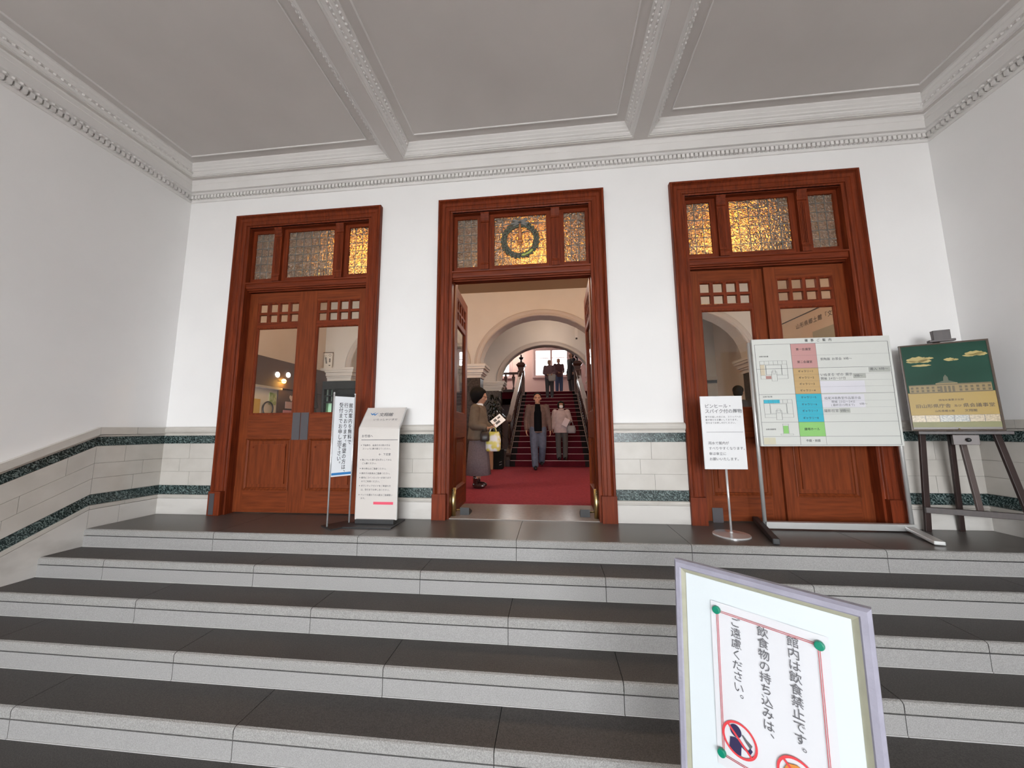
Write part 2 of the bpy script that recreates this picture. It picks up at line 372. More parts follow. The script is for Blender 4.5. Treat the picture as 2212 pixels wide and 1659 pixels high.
for i in range(5):
    ye = -.671-.298*i; z = -.163*i
    j0 = 0.0 if i % 2 == 0 else .69
    js = [XL] + [j0+1.415*k for k in range(-4, 4) if XL+.1 < j0+1.415*k < XR-.1] + [XR]
    yb = ye+.298 if i else .13
    for a, b in zip(js[:-1], js[1:]):
        a += .002; b -= .002
        s = MB(); t = .056
        pr = [(yb+.03, z), (ye+.020, z), (ye+.008, z-.004), (ye+.001, z-.012), (ye, z-.022), (ye, z-t), (yb+.03, z-t)]
        n = len(pr); vs = [(a, *p) for p in pr]+[(b, *p) for p in pr]
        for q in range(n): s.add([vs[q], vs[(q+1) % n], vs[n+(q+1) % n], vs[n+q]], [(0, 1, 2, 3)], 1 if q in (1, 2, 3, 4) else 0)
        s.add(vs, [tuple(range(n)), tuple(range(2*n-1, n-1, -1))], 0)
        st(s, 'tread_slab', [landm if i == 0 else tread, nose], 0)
        st(MB().box(a, ye-.004, z-.163, b, ye+.03, z-.158), 'bedding_joint', mat('pale_bedding', (.42, .41, .40), .8), 0)
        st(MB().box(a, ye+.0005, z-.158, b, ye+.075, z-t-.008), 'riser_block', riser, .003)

# marble dado, block by block
def dado_back(x0, x1, flip):
    def blk(a, b, z0, z1, p, name, m): MB().box(a+.0015, -p, z0+.0015, b-.0015, -.006, z1-.0015).build(name, m, wall_back, bevel=.003)
    MB().box(x0, -.012, 0, x1, 0, .97).build('mortar_bed', mortar, wall_back)
    mid = (x0+x1)/2; q = (x1-x0)
    for a, b in ((x0, x1),):
        MB().prism([(-.006, .888), (-.034, .888), (-.034, .897), (-.026, .902), (-.026, .908), (-.046, .93), (-.05, .955), (-.046, .972), (-.03, .985), (-.006, .99)], 'x', a, b).build('cap_stone', cream, wall_back)
        blk(a, b, .795, .887, .022, 'green_marble_band', gmarb)
        blk(a, b, .218, .321, .024, 'green_marble_band', gmarb)
        MB().prism([(-.006, .178), (-.034, .178), (-.034, .190), (-.040, .194), (-.040, .206), (-.030, .217), (-.006, .217)], 'x', a, b).build('base_moulding', cream, wall_back)
    blk(x0, x1, 0, .177, .036, 'base_stone', creamb)
    for k, (z0, z1) in enumerate(((.624, .794), (.477, .624), (.322, .477))):
        c = x0+q*((.52, .36, .55)[k] if not flip else (.45, .66, .42)[k])
        for a, b in ((x0, c), (c, x1)): blk(a, b, z0, z1, .022, 'marble_block', cream)
dado_back(XL, -DX-.944, 0); dado_back(-DX+.944, -.944, 1); dado_back(.944, DX-.944, 0); dado_back(DX+.944, XR, 1)
YB, SL = -.655, .478
YE = YB-.814/SL
def zo(y): return 0 if y >= YB else (SL*(y-YB) if y > YE else -.814)
def dado_side(wall, X, sg):
    def band(pts_y, z0, z1, p, name, m, fixed0=None):
        for a, b in zip(pts_y[:-1], pts_y[1:]):
            a2, b2 = a-.0015, b+.0015
            poly = [(a2, (zo(a2)+z0+.0015) if fixed0 is None else fixed0), (a2, zo(a2)+z1-.0015), (b2, zo(b2)+z1-.0015), (b2, (zo(b2)+z0+.0015) if fixed0 is None else fixed0)]
            lo, hi = sorted((X+sg*.006, X+sg*p)); MB().prism(poly, 'x', lo, hi).build(name, m, wall, bevel=.003)
    def brk(step, off):
        ys = [0.0]; y = -off
        while y > -5.5:
            for c in (YB, YE):
                if ys[-1] > c and y < c and abs(ys[-1]-c) > .01: ys.append(c)
            if abs(ys[-1]-y) > .12: ys.append(y)
            y -= step
        return ys
    big = brk(1.5, .42)
    bd = [(0, .97), (YB, .97), (YE, .97-.814), (-5.5, .97-.814)]
    MB().prism([(0, -1), (0, .97), (YB, .97), (YE, .156), (-5.5, .156), (-5.5, -1)], 'x', *sorted((X, X+sg*.012))).build('mortar_bed', mortar, wall)
    band(brk(1.1, .33), .908, .985, .048, 'cap_stone', cream); band(brk(1.1, .33), .888, .906, .032, 'cap_moulding', cream)
    band(big, .795, .887, .022, 'green_marble_band', gmarb)
    for k, (z0, z1) in enumerate(((.624, .794), (.477, .624), (.322, .477))): band(brk(.46, (.40, .22, .30)[k]), z0, z1, .022, 'marble_block', cream)
    band(big, .218, .321, .024, 'green_marble_band', gmarb)
    band(brk(1.3, .36), .178, .217, .036, 'base_moulding', cream)
    band(brk(.9, .40), 0, .177, .034, 'base_stone', creamb, fixed0=-1.0)
dado_side(wall_left, XL, 1); dado_side(wall_right, XR, -1)

# ------------------------------------------------------------------ doors
def make_leaf(door, side, hx, hy, ang, name='door_leaf', plate=True):
    """leaf in its own frame: hinge at x=0, running to x = side*.785, faces -y"""
    L = .782; s = side
    def X(a, b): return sorted((s*a, s*b))
    f = MB(); st_, y0, y1 = .116, 0, .048
    for a, b in ((0, st_), (L-st_, L)):
        x0, x1 = X(a, b); f.box(x0, y0, .012, x1, y1, 2.628, 0)
    x0, x1 = X(st_, L-st_)
    for z0, z1 in ((2.505, 2.628), (.84, 1.125), (.012, .265)): f.box(x0, y0, z0, x1, y1, z1, 1)
    leaf = f.build(name, [woodl, woodlh], door, bevel=.003, loc=(hx, hy, 0), rot=(0, 0, ang))
    hc = MB().cyl((0, y0+.024, .30), (0, y0+.024, 2.628), .026, n=16); hc.build('rounded_heel', wood, leaf, smooth=True)
    g0, g1 = st_, L-st_
    # glazing grid: 4 x 2 small lights above one large light
    zt, zm, zb = 2.505, 2.228, 2.205
    cw = (g1-g0)/4; ch = (zt-zm)/2
    for k in range(1, 4):
        x0, x1 = X(g0+cw*k-.016, g0+cw*k+.016); MB().box(x0, .006, zm, x1, .042, zt).build('muntin', wood, leaf, bevel=.004)
    x0, x1 = X(g0, g1)
    MB().box(x0+.008, .0065, zm+ch-.016, x1-.008, .0425, zm+ch+.016).build('muntin', woodh, leaf, bevel=.004)
    MB().box(x0, .003, zb-.012, x1, .045, zm+.012).build('glazing_bar', woodh, leaf, bevel=.004)
    bead = [(0, .004), (.012, .004), (.022, .016), (.022, .03)]
    MB().frame(bead, x0, zm+.01, x1, zt, 0).build('glazing_bead', wood, leaf)
    MB().frame(bead, x0, 1.125, x1, zb-.012, 0).build('glazing_bead', wood, leaf)
    for k in range(4):
        for j in range(2):
            a, b = X(g0+cw*k+.014, g0+cw*(k+1)-.014); MB().box(a, .022, zm+ch*j+.012, b, .026, zm+ch*(j+1)-.012).build('pane', glass, leaf)
    MB().box(x0+.01, .022, 1.13, x1-.01, .026, zb-.01).build('pane', glass, leaf)
    # lower panel
    MB().frame([(0, -.008), (.010, -.010), (.016, 0), (.03, .012), (.034, .022), (.075, .024), (.085, .020), (.09, .03)], x0-.012, .253, x1+.012, .852, 0).build('raised_panel_moulding', woodl, leaf)
    MB().box(x0+.06, .012, .325, x1-.06, .034, .78).build('raised_panel', woodl, leaf, bevel=.006)
    for c in (x0+.075, x1-.075): MB().box(c-.011, .006, .735, c+.011, .016, .757).build('peg', wood, leaf, bevel=.003)
    if plate:
        a, b = X(L-.100, L-.004); MB().box(a, -.006, .83, b, 0, 1.145).build('push_plate', pewter, leaf, bevel=.002)
    return leaf
def make_door(n, cx, label):
    d = empty('door_%d' % n, (cx, 0, 0), label=label, cat='door', kind='structure')
    prof = [(0, 0), (0, -.052), (.006, -.058), (.022, -.058), (.028, -.046), (.032, -.038), (.040, -.044), (.046, -.036), (.078, -.034), (.083, -.026), (.112, -.025), (.118, -.030), (.128, -.028), (.134, -.014), (.146, -.010), (.146, .12)]
    MB().frame(prof, -.944, .262, .944, 3.6, 0, True).build('architrave', wood, d)
    for s in (-1, 1):
        x0, x1 = sorted((s*.95, s*.80)); MB().box(x0, -.066, 0, x1, 0, .262).build('plinth_block', wood, d, bevel=.004)
        x0, x1 = sorted((s*.93, s*.87)); MB().box(x0, -.069, .01, x1, -.066, .24).build('kick_plate', pewter, d) if n == 1 and s < 0 else None
        x0, x1 = sorted((s*.802, s*.78)); MB().box(x0, -.012, 0, x1, .25, 3.47).build('jamb', wood, d)
    MB().box(-.802, .0, 3.44, .802, .25, 3.47).build('head_lining', woodh, d)
    # transom bar
    MB().prism([(.14, 2.635), (.055, 2.635), (.05, 2.645), (.028, 2.648), (.022, 2.66), (.008, 2.664), (.004, 2.68), (.002, 2.715), (-.010, 2.722), (-.014, 2.735), (.02, 2.74), (.04, 2.75), (.14, 2.75)], 'x', -.782, .782).build('transom_bar', woodh, d)
    t = MB(); Y0, Y1 = .055, .10
    z0, z1 = 2.745, 3.44
    for a, b in ((-.80, -.752), (-.492, -.312), (.312, .492), (.752, .80)): t.box(a, Y0, z0, b, Y1, z1, 0)
    for a, b in ((-.752, -.492), (-.312, .312), (.492, .752)): t.box(a, Y0, z0, b, Y1, 2.797, 1); t.box(a, Y0, 3.41, b, Y1, z1, 1)
    t.build('transom_frame', [wood, woodh], d, bevel=.004)
    for a, b in ((-.752, -.492), (-.312, .312), (.492, .752)):
        p = MB().box(a-.004, .072, 2.792, b+.004, .080, 3.415).build('transom_pane', amber, d)
        MB().frame([(0, -.004), (.008, -.004), (.012, .010)], a, 2.797, b, 3.41, .06).build('glazing_bead', wood, p)
        lc = MB(); nx = 6 if b-a > .4 else 3
        for k in range(1, nx): xx = a+(b-a)*k/nx; lc.box(xx-.0028, .068, 2.797, xx+.0028, .0725, 3.41)
        for k in range(1, 6): zz = 2.797+.613*k/6; lc.box(a, .068, zz-.0028, b, .0725, zz+.0028)
        lc.build('lead_lattice', lead, p)
    for s in (-1, 1):
        c = s*.405; h = .042
        pl = MB().box(c-h, .018, 2.75, c+h, .06, 3.44).build('pilaster', wood, d, bevel=.003)
        for k in range(4): MB().box(c-.028+k*.0155, .013, 2.85, c-.021+k*.0155, .02, 3.30).build('reed', wood, pl)
        MB().prism([(.02, 3.32), (.008, 3.325), (.008, 3.345), (.014, 3.35), (.002, 3.37), (-.002, 3.39), (.006, 3.395), (-.008, 3.42), (-.008, 3.44), (.02, 3.44)], 'x', c-h-.006, c+h+.006).build('pilaster_capital', wood, pl)
        MB().prism([(.02, 2.75), (.006, 2.75), (.006, 2.80), (.012, 2.805), (.004, 2.815), (.012, 2.83), (.02, 2.832)], 'x', c-h-.004, c+h+.004).build('pilaster_base', wood, pl)
    return d
d1 = make_door(1, -DX, 'closed mahogany double door with amber transom on the left')
make_leaf(d1, 1, -.782, .085, 0); make_leaf(d1, -1, .782, .085, 0)
d2 = make_door(2, 0, 'open mahogany doorway in the middle with wreath in its transom')
make_leaf(d2, 1, -.768, .10, R(93), plate=False); make_leaf(d2, -1, .768, .10, R(-91), plate=False)
d3 = make_door(3, DX, 'mahogany double door behind the event board with one leaf ajar')
make_leaf(d3, 1, -.782, .085, R(2.4), plate=False); make_leaf(d3, -1, .782, .085, 0, plate=False)
MB().box(-.70, .078, .0, -.60, .084, .14).build('kick_plate', pewter, d3)
for s in (-1, 1):
    pv = MB().cyl((s*.768, .124, .0), (s*.768, .124, .30), .029, n=18).build('pivot_hinge', brass, d2, smooth=True)
    for zz in (.25, .275): MB().sph((s*.768, .094, zz), .005, 8, 6).build('screw', dgrey, pv)
    x0 = s*.70
    wd = MB().prism([(.16, .0), (.30, .0), (.30, .03), (.16, .085)], 'x', *sorted((x0, x0-s*.10))).build('door_wedge', dgrey, d2)
    MB().cyl((s*.74, .16, .06), (s*.70, .2, .05), .008).build('wedge_arm', brass, d2)
# wreath of the middle transom
wr = MB(); cz, rr = 3.10, .19
pts = [(cos(t)*rr, .058, cz+sin(t)*rr) for t in [2*pi*i/28 for i in range(29)]]
wr.tube(pts, .016, 8)
wreath = wr.build('wreath', mat('wreath_lead_green', (.07, .065, .05), .55), d2, smooth=True)
lf = MB().sph((0, 0, 0), (.036, .010, .014), 8, 6).mesh('leaf', mat('wreath_leaf', (.075, .08, .05), .6))
for i in range(26):
    t = 2*pi*i/26
    for q in (-1, 1):
        l = link('wreath_leaf', lf, wreath); rad = rr+q*.017; l.location = (cos(t)*rad, .054, cz+sin(t)*rad); l.rotation_euler = (0, -(t+pi/2)+q*.45, 0)
for i in (19, 20, 21):
    t = 2*pi*i/26+.35; l = MB().sph((0, 0, 0), (.034, .012, .014), 8, 6).build('wreath_leaf', mat('wreath_leaf_green', (.35, .42, .08), .4), wreath, loc=(cos(t)*rr, .046, cz+sin(t)*rr), rot=(0, -(t+pi/2), 0))
bw = MB()
for s in (-1, 1): bw.bar((0, .046, 3.315), (s*.085, .046, 3.345), .03, .012, (0, 1, 0)); bw.bar((s*.02, .046, 3.312), (s*.10, .046, 3.30), .02, .010, (0, 1, 0)); bw.bar((0, .046, 3.31), (s*.075, .046, 3.27), .02, .012, (0, 1, 0))
bw.build('ribbon_bow', lead, d2)
to = MB().cyl((0, .05, 3.31), (0, .05, 3.10), .008, .030, n=12).sph((0, .05, 3.085), (.034, .02, .024), 12, 8).cyl((0, .05, 3.07), (0, .05, 3.03), .02, .006, n=10)
to.build('torch_pendant', mat('torch_copper', (.45, .17, .06), .4), d2, smooth=True)

# ------------------------------------------------------------------ the hall behind the doors
HX0, HX1, HY, HZ = -5.0, 5.0, 4.0, 4.07
tag(MB().box(-.80, .0, -.07, .80, .76, .008).build('door_sill', stone), 'smooth pale stone threshold under the open doorway', 'threshold', kind='structure')
tag(MB().box(HX0-.2, .24, -.10, HX1+.2, 13.2, -.004).box(HX0, .76, -.02, HX1, 5.30, .012, 1).build('floor_hall', [stone, carpet]), 'red carpeted hall floor beyond the doors', 'floor', kind='structure')
tag(MB().box(HX0-.2, .25, HZ, HX1+.2, 4.02, HZ+.2).box(HX0-.2, 4.0, 4.30, HX1+.2, 7.2, 4.5).build('ceiling_hall', mat('hall_ceiling', (.26, .17, .10), .8)), 'brown ceiling of the hall', 'ceiling', kind='structure')
for s, X in ((-1, HX0), (1, HX1)):
    a, b = sorted((X, X+s*.25)); tag(MB().box(a, .25, -.1, b, 7.2, 4.32).build('wall_hall_left' if s < 0 else 'wall_hall_right', hallw), 'beige hall wall to the %s of the arches' % ('left' if s < 0 else 'right'), 'wall', kind='structure')
tag(MB().box(HX0, .245, OH+.0, HX1, .26, HZ).build('trim_2', hallw), 'plaster over the doors on the hall side', 'wall', kind='structure')
def arch_wall(name, y0, y1, x0, x1, arches, zt, m, label):
    root = MB(); n = 20; spring, a, b = 2.38, 1.36, 1.09
    cur = x0
    for c in arches:
        root.box(cur, y0, 2.38, c-a, y1, zt) if c-a > cur else None
        pl = [(c+a*cos(pi-pi*i/n), spring+b*sin(pi*i/n)) for i in range(n+1)]
        for p, q in zip(pl[:-1], pl[1:]):
            vs = [(p[0], y0, p[1]), (q[0], y0, q[1]), (q[0], y0, zt), (p[0], y0, zt), (p[0], y1, p[1]), (q[0], y1, q[1]), (q[0], y1, zt), (p[0], y1, zt)]
            root.add(vs, [(0, 1, 2, 3), (4, 7, 6, 5), (0, 4, 5, 1)])
        cur = c+a
    root.box(cur, y0, 2.38, x1, y1, zt)
    w = tag(root.build(name, m), label, 'wall', kind='structure')
    for c in arches:   # archivolt
        ar = MB(); prof = [(0, .0), (0, -.03), (.03, -.045), (.04, -.03), (.09, -.03), (.10, -.05), (.13, -.05), (.14, 0)]
        k = len(prof); N = 32; vs = []
        for i in range(N+1):
            t = pi-pi*i/N
            for o_, d_ in prof: vs.append((c+(a+o_)*cos(t), y0+d_, spring+(b+o_)*sin(t)))
        ar.add(vs, [(i*k+j, i*k+j+1, (i+1)*k+j+1, (i+1)*k+j) for i in range(N) for j in range(k-1)])
        ar.build('archivolt', mat('archivolt_grey', (.46, .41, .38), .8), w, smooth=True)
    edges = [x0]+[v for c in arches for v in (c-a, c+a)]+[x1]
    for i in range(0, len(edges), 2):
        e0, e1 = edges[i], edges[i+1]
        if e1-e0 < .05: continue
        for z0, z1, o_ in ((2.09, 2.16, .02), (2.16, 2.20, .05), (2.20, 2.28, .08), (2.28, 2.33, .12), (2.33, 2.385, .14)):
            MB().box(e0-o_, y0-o_, z0, e1+o_, y1+o_, z1).build('impost_moulding', archw, w)
        MB().box(e0, y0, .1, e1, y1, 2.09).build('pier', dmarble, w); MB().box(e0-.03, y0-.03, 0, e1+.03, y1+.03, .14).build('pier_base', dmarble, w)
    return w
arch_wall('wall_arcade', 4.0, 4.35, HX0, HX1, (-2.97, .11, 3.10), 4.32, archw, 'wall of three arches on dark marble piers across the hall')
arch_wall('wall_stair_arch', 6.9, 7.2, HX0, HX1, (.16,), 5.6, archw, 'second arched wall over the red carpeted stair')
tag(MB().box(-5.0, 6.82, 0, -1.25, 6.9, 2.1).build('wall_dado_far_left', dmarble), 'dark marble wall facing left of the stair', 'wall', kind='structure')
tag(MB().box(1.57, 6.82, 0, 5.0, 6.9, 4.2).build('wall_far_right', mat('grey_plaster', (.62, .61, .58), .85)), 'pale grey wall seen through the right hand arch', 'wall', kind='structure')
pier2 = MB().box(3.55, 5.6, 0, 3.85, 5.9, 4.2)
tag(pier2.build('trim_3', mat('grey_plaster', (.62, .61, .58), .85)), 'pale grey pilaster beyond the right hand arch', 'pilaster', kind='structure')
# stair hall
SX0, SX1, SY = -3.6, 3.6, 13.0
sh = MB(); sh.box(SX0-.2, 7.2, 0, SX0, 13.2, 5.6); sh.box(SX1, 7.2, 0, SX1+.2, 13.2, 5.6)
tag(sh.build('wall_stair_hall_sides', pinkw), 'pink side walls of the stair hall', 'wall', kind='structure')
wins = ((-3.1, -1.6), (-.44, 1.16), (2.0, 3.3)); wz0, wz1 = 3.42, 4.72
bw_ = MB(); cur = SX0-.2
for a, b in wins:
    bw_.box(cur, SY, 0, a, SY+.2, 5.6); bw_.box(a, SY, 0, b, SY+.2, wz0); bw_.box(a, SY, wz1, b, SY+.2, 5.6); cur = b
bw_.box(cur, SY, 0, SX1+.2, SY+.2, 5.6)
tag(bw_.build('wall_stair_landing', pinkw), 'pink landing wall with bright windows at the head of the stair', 'wall', kind='structure')
tag(MB().box(SX0-.2, 7.2, 5.6, SX1+.2, 13.2, 5.8).build('ceiling_stair_hall', hallw), 'plain ceiling over the stair hall', 'ceiling', kind='structure')
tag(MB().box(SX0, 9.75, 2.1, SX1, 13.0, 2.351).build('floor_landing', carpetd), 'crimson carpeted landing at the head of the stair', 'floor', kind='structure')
pinkf = mat('pink_window_frame', (.62, .47, .47), .6)
for i, (a, b) in enumerate(wins):
    w = empty('window_%d' % (i+1), ((a+b)/2, SY, wz0), label=('bright sash window behind the newel post on the left', 'bright double casement window behind the people on the landing', 'bright landing window hidden by the right newel')[i], cat='window', kind='structure')
    h = (b-a)/2; H = wz1-wz0; f = MB()
    for x0, x1 in ((-h, -h+.07), (-.05, .05), (h-.07, h)): f.box(x0, -.03, 0, x1, .06, H)
    f.build('window_frame', pinkf, w, bevel=.004)
    f = MB()
    for z0, z1 in ((0, .06), (H*.66, H*.66+.035), (H-.07, H)): f.box(-h, -.02, z0, h, .05, z1)
    f.build('window_rail', pinkf, w, bevel=.004)
    MB().box(-h-.1, -.10, -.08, h+.1, .0, -.01).build('window_sill', pinkf, w, bevel=.006)
    MB().frame([(0, 0), (0, -.04), (.02, -.05), (.09, -.05), (.10, 0)], -h-.1, -.01, h+.1, H+.1, 0, True).build('window_surround', pinkf, w)
    for x0, x1 in ((-h+.07, -.05), (.05, h-.07)):
        for z0, z1 in ((.06, H*.66), (H*.66+.035, H-.07)): MB().box(x0, .01, z0, x1, .016, z1).build('pane', window_glass, w)
# stair
SCX, SHW = .25, 1.0; RS, TD, SY0 = .146, .30, 5.25
stair = empty('grand_stair', (SCX, SY0, 0), label='crimson carpeted stair climbing through the arches', cat='stair', kind='structure')
nosm = mat('stair_nosing_brass', (.34, .19, .18), .4, metal=.3)
for n in range(1, 17):
    y0 = TD*(n-1); z = .012+RS*n
    s = MB().box(-SHW, y0, z-RS, SHW, y0+TD+.02, z).build('stair_tread', mat('matt_dark_tread', (.012, .008, .008), .75, spec=.1), stair)
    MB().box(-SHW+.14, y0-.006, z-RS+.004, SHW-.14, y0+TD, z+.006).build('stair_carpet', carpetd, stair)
    MB().box(-SHW+.02, y0-.012, z-.002, SHW-.02, y0+.010, z+.008).build('stair_nosing', nosm, stair)
slope = RS/TD
def zst(y): return .012+slope*(y-SY0)+RS
for s in (-1, 1):
    xx = SCX+s*(SHW+.05)
    b = empty('stair_balustrade', (xx, SY0, 0), label='dark polished balustrade on the %s side of the stair' % ('left' if s < 0 else 'right'), cat='balustrade', group='stair balustrades')
    ya, yb = .0, 4.26
    def zz(y): return zst(SY0+y)
    MB().prism([(ya, zz(ya)-.35), (ya, zz(ya)+.02), (yb, zz(yb)+.02), (yb, zz(yb)-.35)], 'x', -.06, .06).build('string', darkwood, b)
    MB().bar((0, ya+.2, zz(ya+.2)+.05), (0, yb, zz(yb)+.05), .13, .06).build('string_cap', mat('polished_rail', (.12, .075, .062), .10, coat=1.0, spec=1.0), b, bevel=.01)
    MB().bar((0, ya+.3, zz(ya+.3)+.84), (0, yb, zz(yb)+.84), .15, .075).build('handrail', MATS['polished_rail'], b, bevel=.02)
    bl = MB().lathe([(.03, 0), (.03, .10), (.018, .12), (.04, .3), (.034, .45), (.016, .66), (.03, .70), (.03, .80)], n=8).mesh('baluster', darkwood)
    k = .42
    while k < yb-.1:
        link('baluster', bl, b, loc=(0, k, zz(k)+.05)); k += .17
for xx, lab in ((-.80, 'turned newel post with urn finial left of the stair head'), (1.32, 'square newel post right of the stair head')):
    nw = empty('newel_post', (xx, 9.68, 2.2), label=lab, cat='newel post', group='newel posts')
    MB().box(-.13, -.13, -.4, .13, .13, .95).build('post', newelm, nw, bevel=.012)
    MB().lathe([(.13, .93), (.14, .97), (.17, 1.08), (.25, 1.16), (.25, 1.19), (.20, 1.21), (.16, 1.26), (.05, 1.30)], n=4).build('cap', newelm, nw, rot=(0, 0, pi/4))
    MB().lathe([(.04, 1.29), (.05, 1.33), (.03, 1.36), (.06, 1.41), (.10, 1.45), (.10, 1.47), (.05, 1.49), (.03, 1.52), (.035, 1.55), (.012, 1.60), (.004, 1.66)], n=14).build('urn_finial', darkwood, nw, smooth=True)
lb = empty('landing_balustrade', (-1.0, 9.72, 2.351), label='landing balustrade with tapering balusters left of the newel', cat='balustrade')
MB().box(-2.5, -.05, .68, .06, .05, .76).build('rail', newelm, lb, bevel=.01)
MB().box(-2.5, -.06, .0, .06, .06, .10).build('bottom_rail', darkwood, lb)
lbm = MB().lathe([(.06, .10), (.06, .16), (.03, .18), (.025, .22), (.085, .54), (.085, .58), (.04, .61), (.05, .64), (.05, .69)], n=4).mesh('baluster', newelm)
for k in range(9): link('baluster', lbm, lb, loc=(-.10-.30*k, 0, 0), rot=(0, 0, pi/4))

# lamps of the hall (the front three give the amber glow behind the transoms)
lampm = mat('lit_lamp_globe', (1, .7, .35), .4, emit=(1.0, .52, .12), estr=6)
def hall_lamp(x, y, z, lab, r=.20, power=4.6):
    l = empty('hall_lamp', (x, y, z), label=lab, cat='lamp', group='hall pendant lamps')
    MB().sph((0, 0, 0), (r, r, r*.85), 20, 12).build('globe', lampm, l, smooth=True)
    MB().cyl((0, 0, r*.8), (0, 0, r*.8+.06), .07, .05).build('gallery', brass, l)
    zc = HZ if y < 4 else (4.30 if y < 7 else 5.6)
    MB().cyl((0, 0, r*.8), (0, 0, zc-z), .012).build('rod', brass, l); MB().cyl((0, 0, zc-z-.03), (0, 0, zc-z), .08).build('rose', brass, l)
    p = bpy.data.lights.new('lamp_light', 'POINT'); p.energy = power; p.color = (1, .95, .90); p.shadow_soft_size = .25
    o = bpy.data.objects.new('lamp_light', p); COL.objects.link(o); o.parent = l; o.location = (0, 0, -r-.12)
hall_lamp(-2.45, 1.25, 3.62, 'warm globe lamp glowing behind the left transom')
hall_lamp(.14, 1.45, 3.58, 'warm globe lamp glowing behind the wreath transom')
hall_lamp(2.75, 1.25, 3.60, 'warm globe lamp glowing behind the right transom')
hall_lamp(.3, 5.6, 4.12, 'unseen warm globe lamp added between the two arches', r=.11, power=6)  # added out of view to light the bay behind the front arch
hall_lamp(-1.5, 12.0, 4.75, 'small warm lamp on the landing', r=.12, power=10)

# ------------------------------------------------------------------ signs on the landing
# tall narrow guide sign
ax, ay, bx_, by = -1.863, -.432, -1.738, -.262
ga = empty('guide_sign', ((ax+bx_)/2, (ay+by)/2, 0), (0, 0, math.atan2(by-ay, bx_-ax)), label='narrow white sign with three columns of vertical text between chrome posts', cat='sign')
h = math.hypot(bx_-ax, by-ay)/2
for s in (-1, 1):
    MB().cyl((s*h, 0, .008), (s*h, 0, 1.31), .008, n=12).build('post', chrome, ga, smooth=True)
    MB().sph((s*h, 0, 1.31), .010, 10, 6).build('post_cap', chrome, ga, smooth=True)
MB().box(-h, -.004, 1.283, h, .004, 1.307).build('top_rail', dgrey, ga)
MB().box(-h-.02, -.13, 0, h+.02, .10, .010).build('base_plate', dgrey, ga, bevel=.002)
MB().box(-h+.008, -.006, .478, h-.008, .006, 1.278).build('panel', coolw, ga, bevel=.001)
t = MB(); z0 = 1.215
for i, (s_, dz) in enumerate((('館内案内を無料で', 0), ('行っております。希望の方は、', 0), ('受付までお申し出下さい。', 0))):
    text(t, s_, h-.062-.049*i, z0-dz, .0535, -.0075, True, sx=.80, off=.008)
t.build('lettering', ink, ga, kind='stuff')
MB().box(-h+.010, -.0075, .492, h-.010, -.006, .515).build('blue_strip', mat('blue_strip', (.03, .20, .50), .5), ga)

# slanted information sign
gb = empty('information_sign', (-1.455, -.27, 0), label='beige information sign with slanted head on a black base plate', cat='sign')
MB().box(-.25, -.165, 0, .235, .18, .012).build('base_plate', dgrey, gb, bevel=.003)
MB().box(-.20, -.03, .012, .20, .03, .05).build('base_socket', dgrey, gb)
w = .214; prof = [(0, .045), (0, .93), (-.0, .945), (.006, .962), (.168, 1.175), (.180, 1.168), (.022, .955), (.014, .94), (.014, .045)]
MB().prism(prof, 'x', -w, w).build('panel', beigep, gb)
for s in (-1, 1):
    MB().prism([(-.002, .045), (-.002, .945), (.004, .964), (.168, 1.178), (.184, 1.168), (.026, .955), (.018, .94), (.018, .045)], 'x', *sorted((s*w, s*(w+.006)))).build('side_edge', alu, gb)
t = MB(); y = -.0012
text(t, 'お客様へ', -.185, .862, .031, y, off=.012)
MB().box(-.185, -.003, .832, .205, 0, .837).build('rule', inkg, gb)
lines = [(.772, '●', '下駄履き、金具付きの靴の方は'), (.737, '', 'スリッパに履き替えてください。'), (.625, '●', '靴についた雪や泥を落としてから'), (.590, '', 'ご入館ください。'), (.537, '●', '傘の持込はご遠慮ください。'), (.490, '●', '館内での飲食はご遠慮ください。'), (.447, '●', '館内にコインロッカーがあります'), (.410, '', 'のでご利用ください。'), (.366, '●', 'ボランティアガイドをご希望の方'), (.328, '', 'は、受付までお申し出ください。'), (.277, '●', 'ペットを連れての入館はご遠慮願い'), (.243, '', 'ます。')]
for z, b_, s_ in lines:
    if b_: text(t, b_, -.19, z+.004, .012, y)
    text(t, s_, -.17, z, .0212, y, off=.006)
text(t, '←', .005, .676, .034, y, off=.014); text(t, '下足室', .055, .678, .027, y, off=.008)
t.build('lettering', inkg, gb, kind='stuff')
MB().box(-.03, -.0015, .192, .178, 0, .218).build('red_strip', mat('pink_red_strip', (.75, .08, .14), .5), gb)
hd = empty('head_print', (0, .006, .962), (math.atan2(.162, .213)*-1, 0, 0)); hd.parent = gb
bpy.data.objects.remove(hd)
tilt = -math.atan2(.162, .213)
t = MB(); text(t, '文翔館', -.055, .150, .052, -.002, off=.012); text(t, 'いらっしゃいませ', -.10, .092, .029, -.002, sx=1.15, off=.004)
t.build('head_lettering', inkg, gb, loc=(0, .006, .962), rot=(tilt, 0, 0), kind='stuff')
t = MB()
for c, dz in ((-.135, .178), (-.105, .172)):
    for s in (-1, 1): t.prism([(c, dz), (c+s*.030, dz+.022), (c+s*.012, dz-.004), (c+.003, dz-.016)], 'y', -.003, -.001)
t.build('bird_logo', mat('logo_blue', (.06, .22, .50), .5), gb, loc=(0, .006, .962), rot=(tilt, 0, 0), kind='stuff')

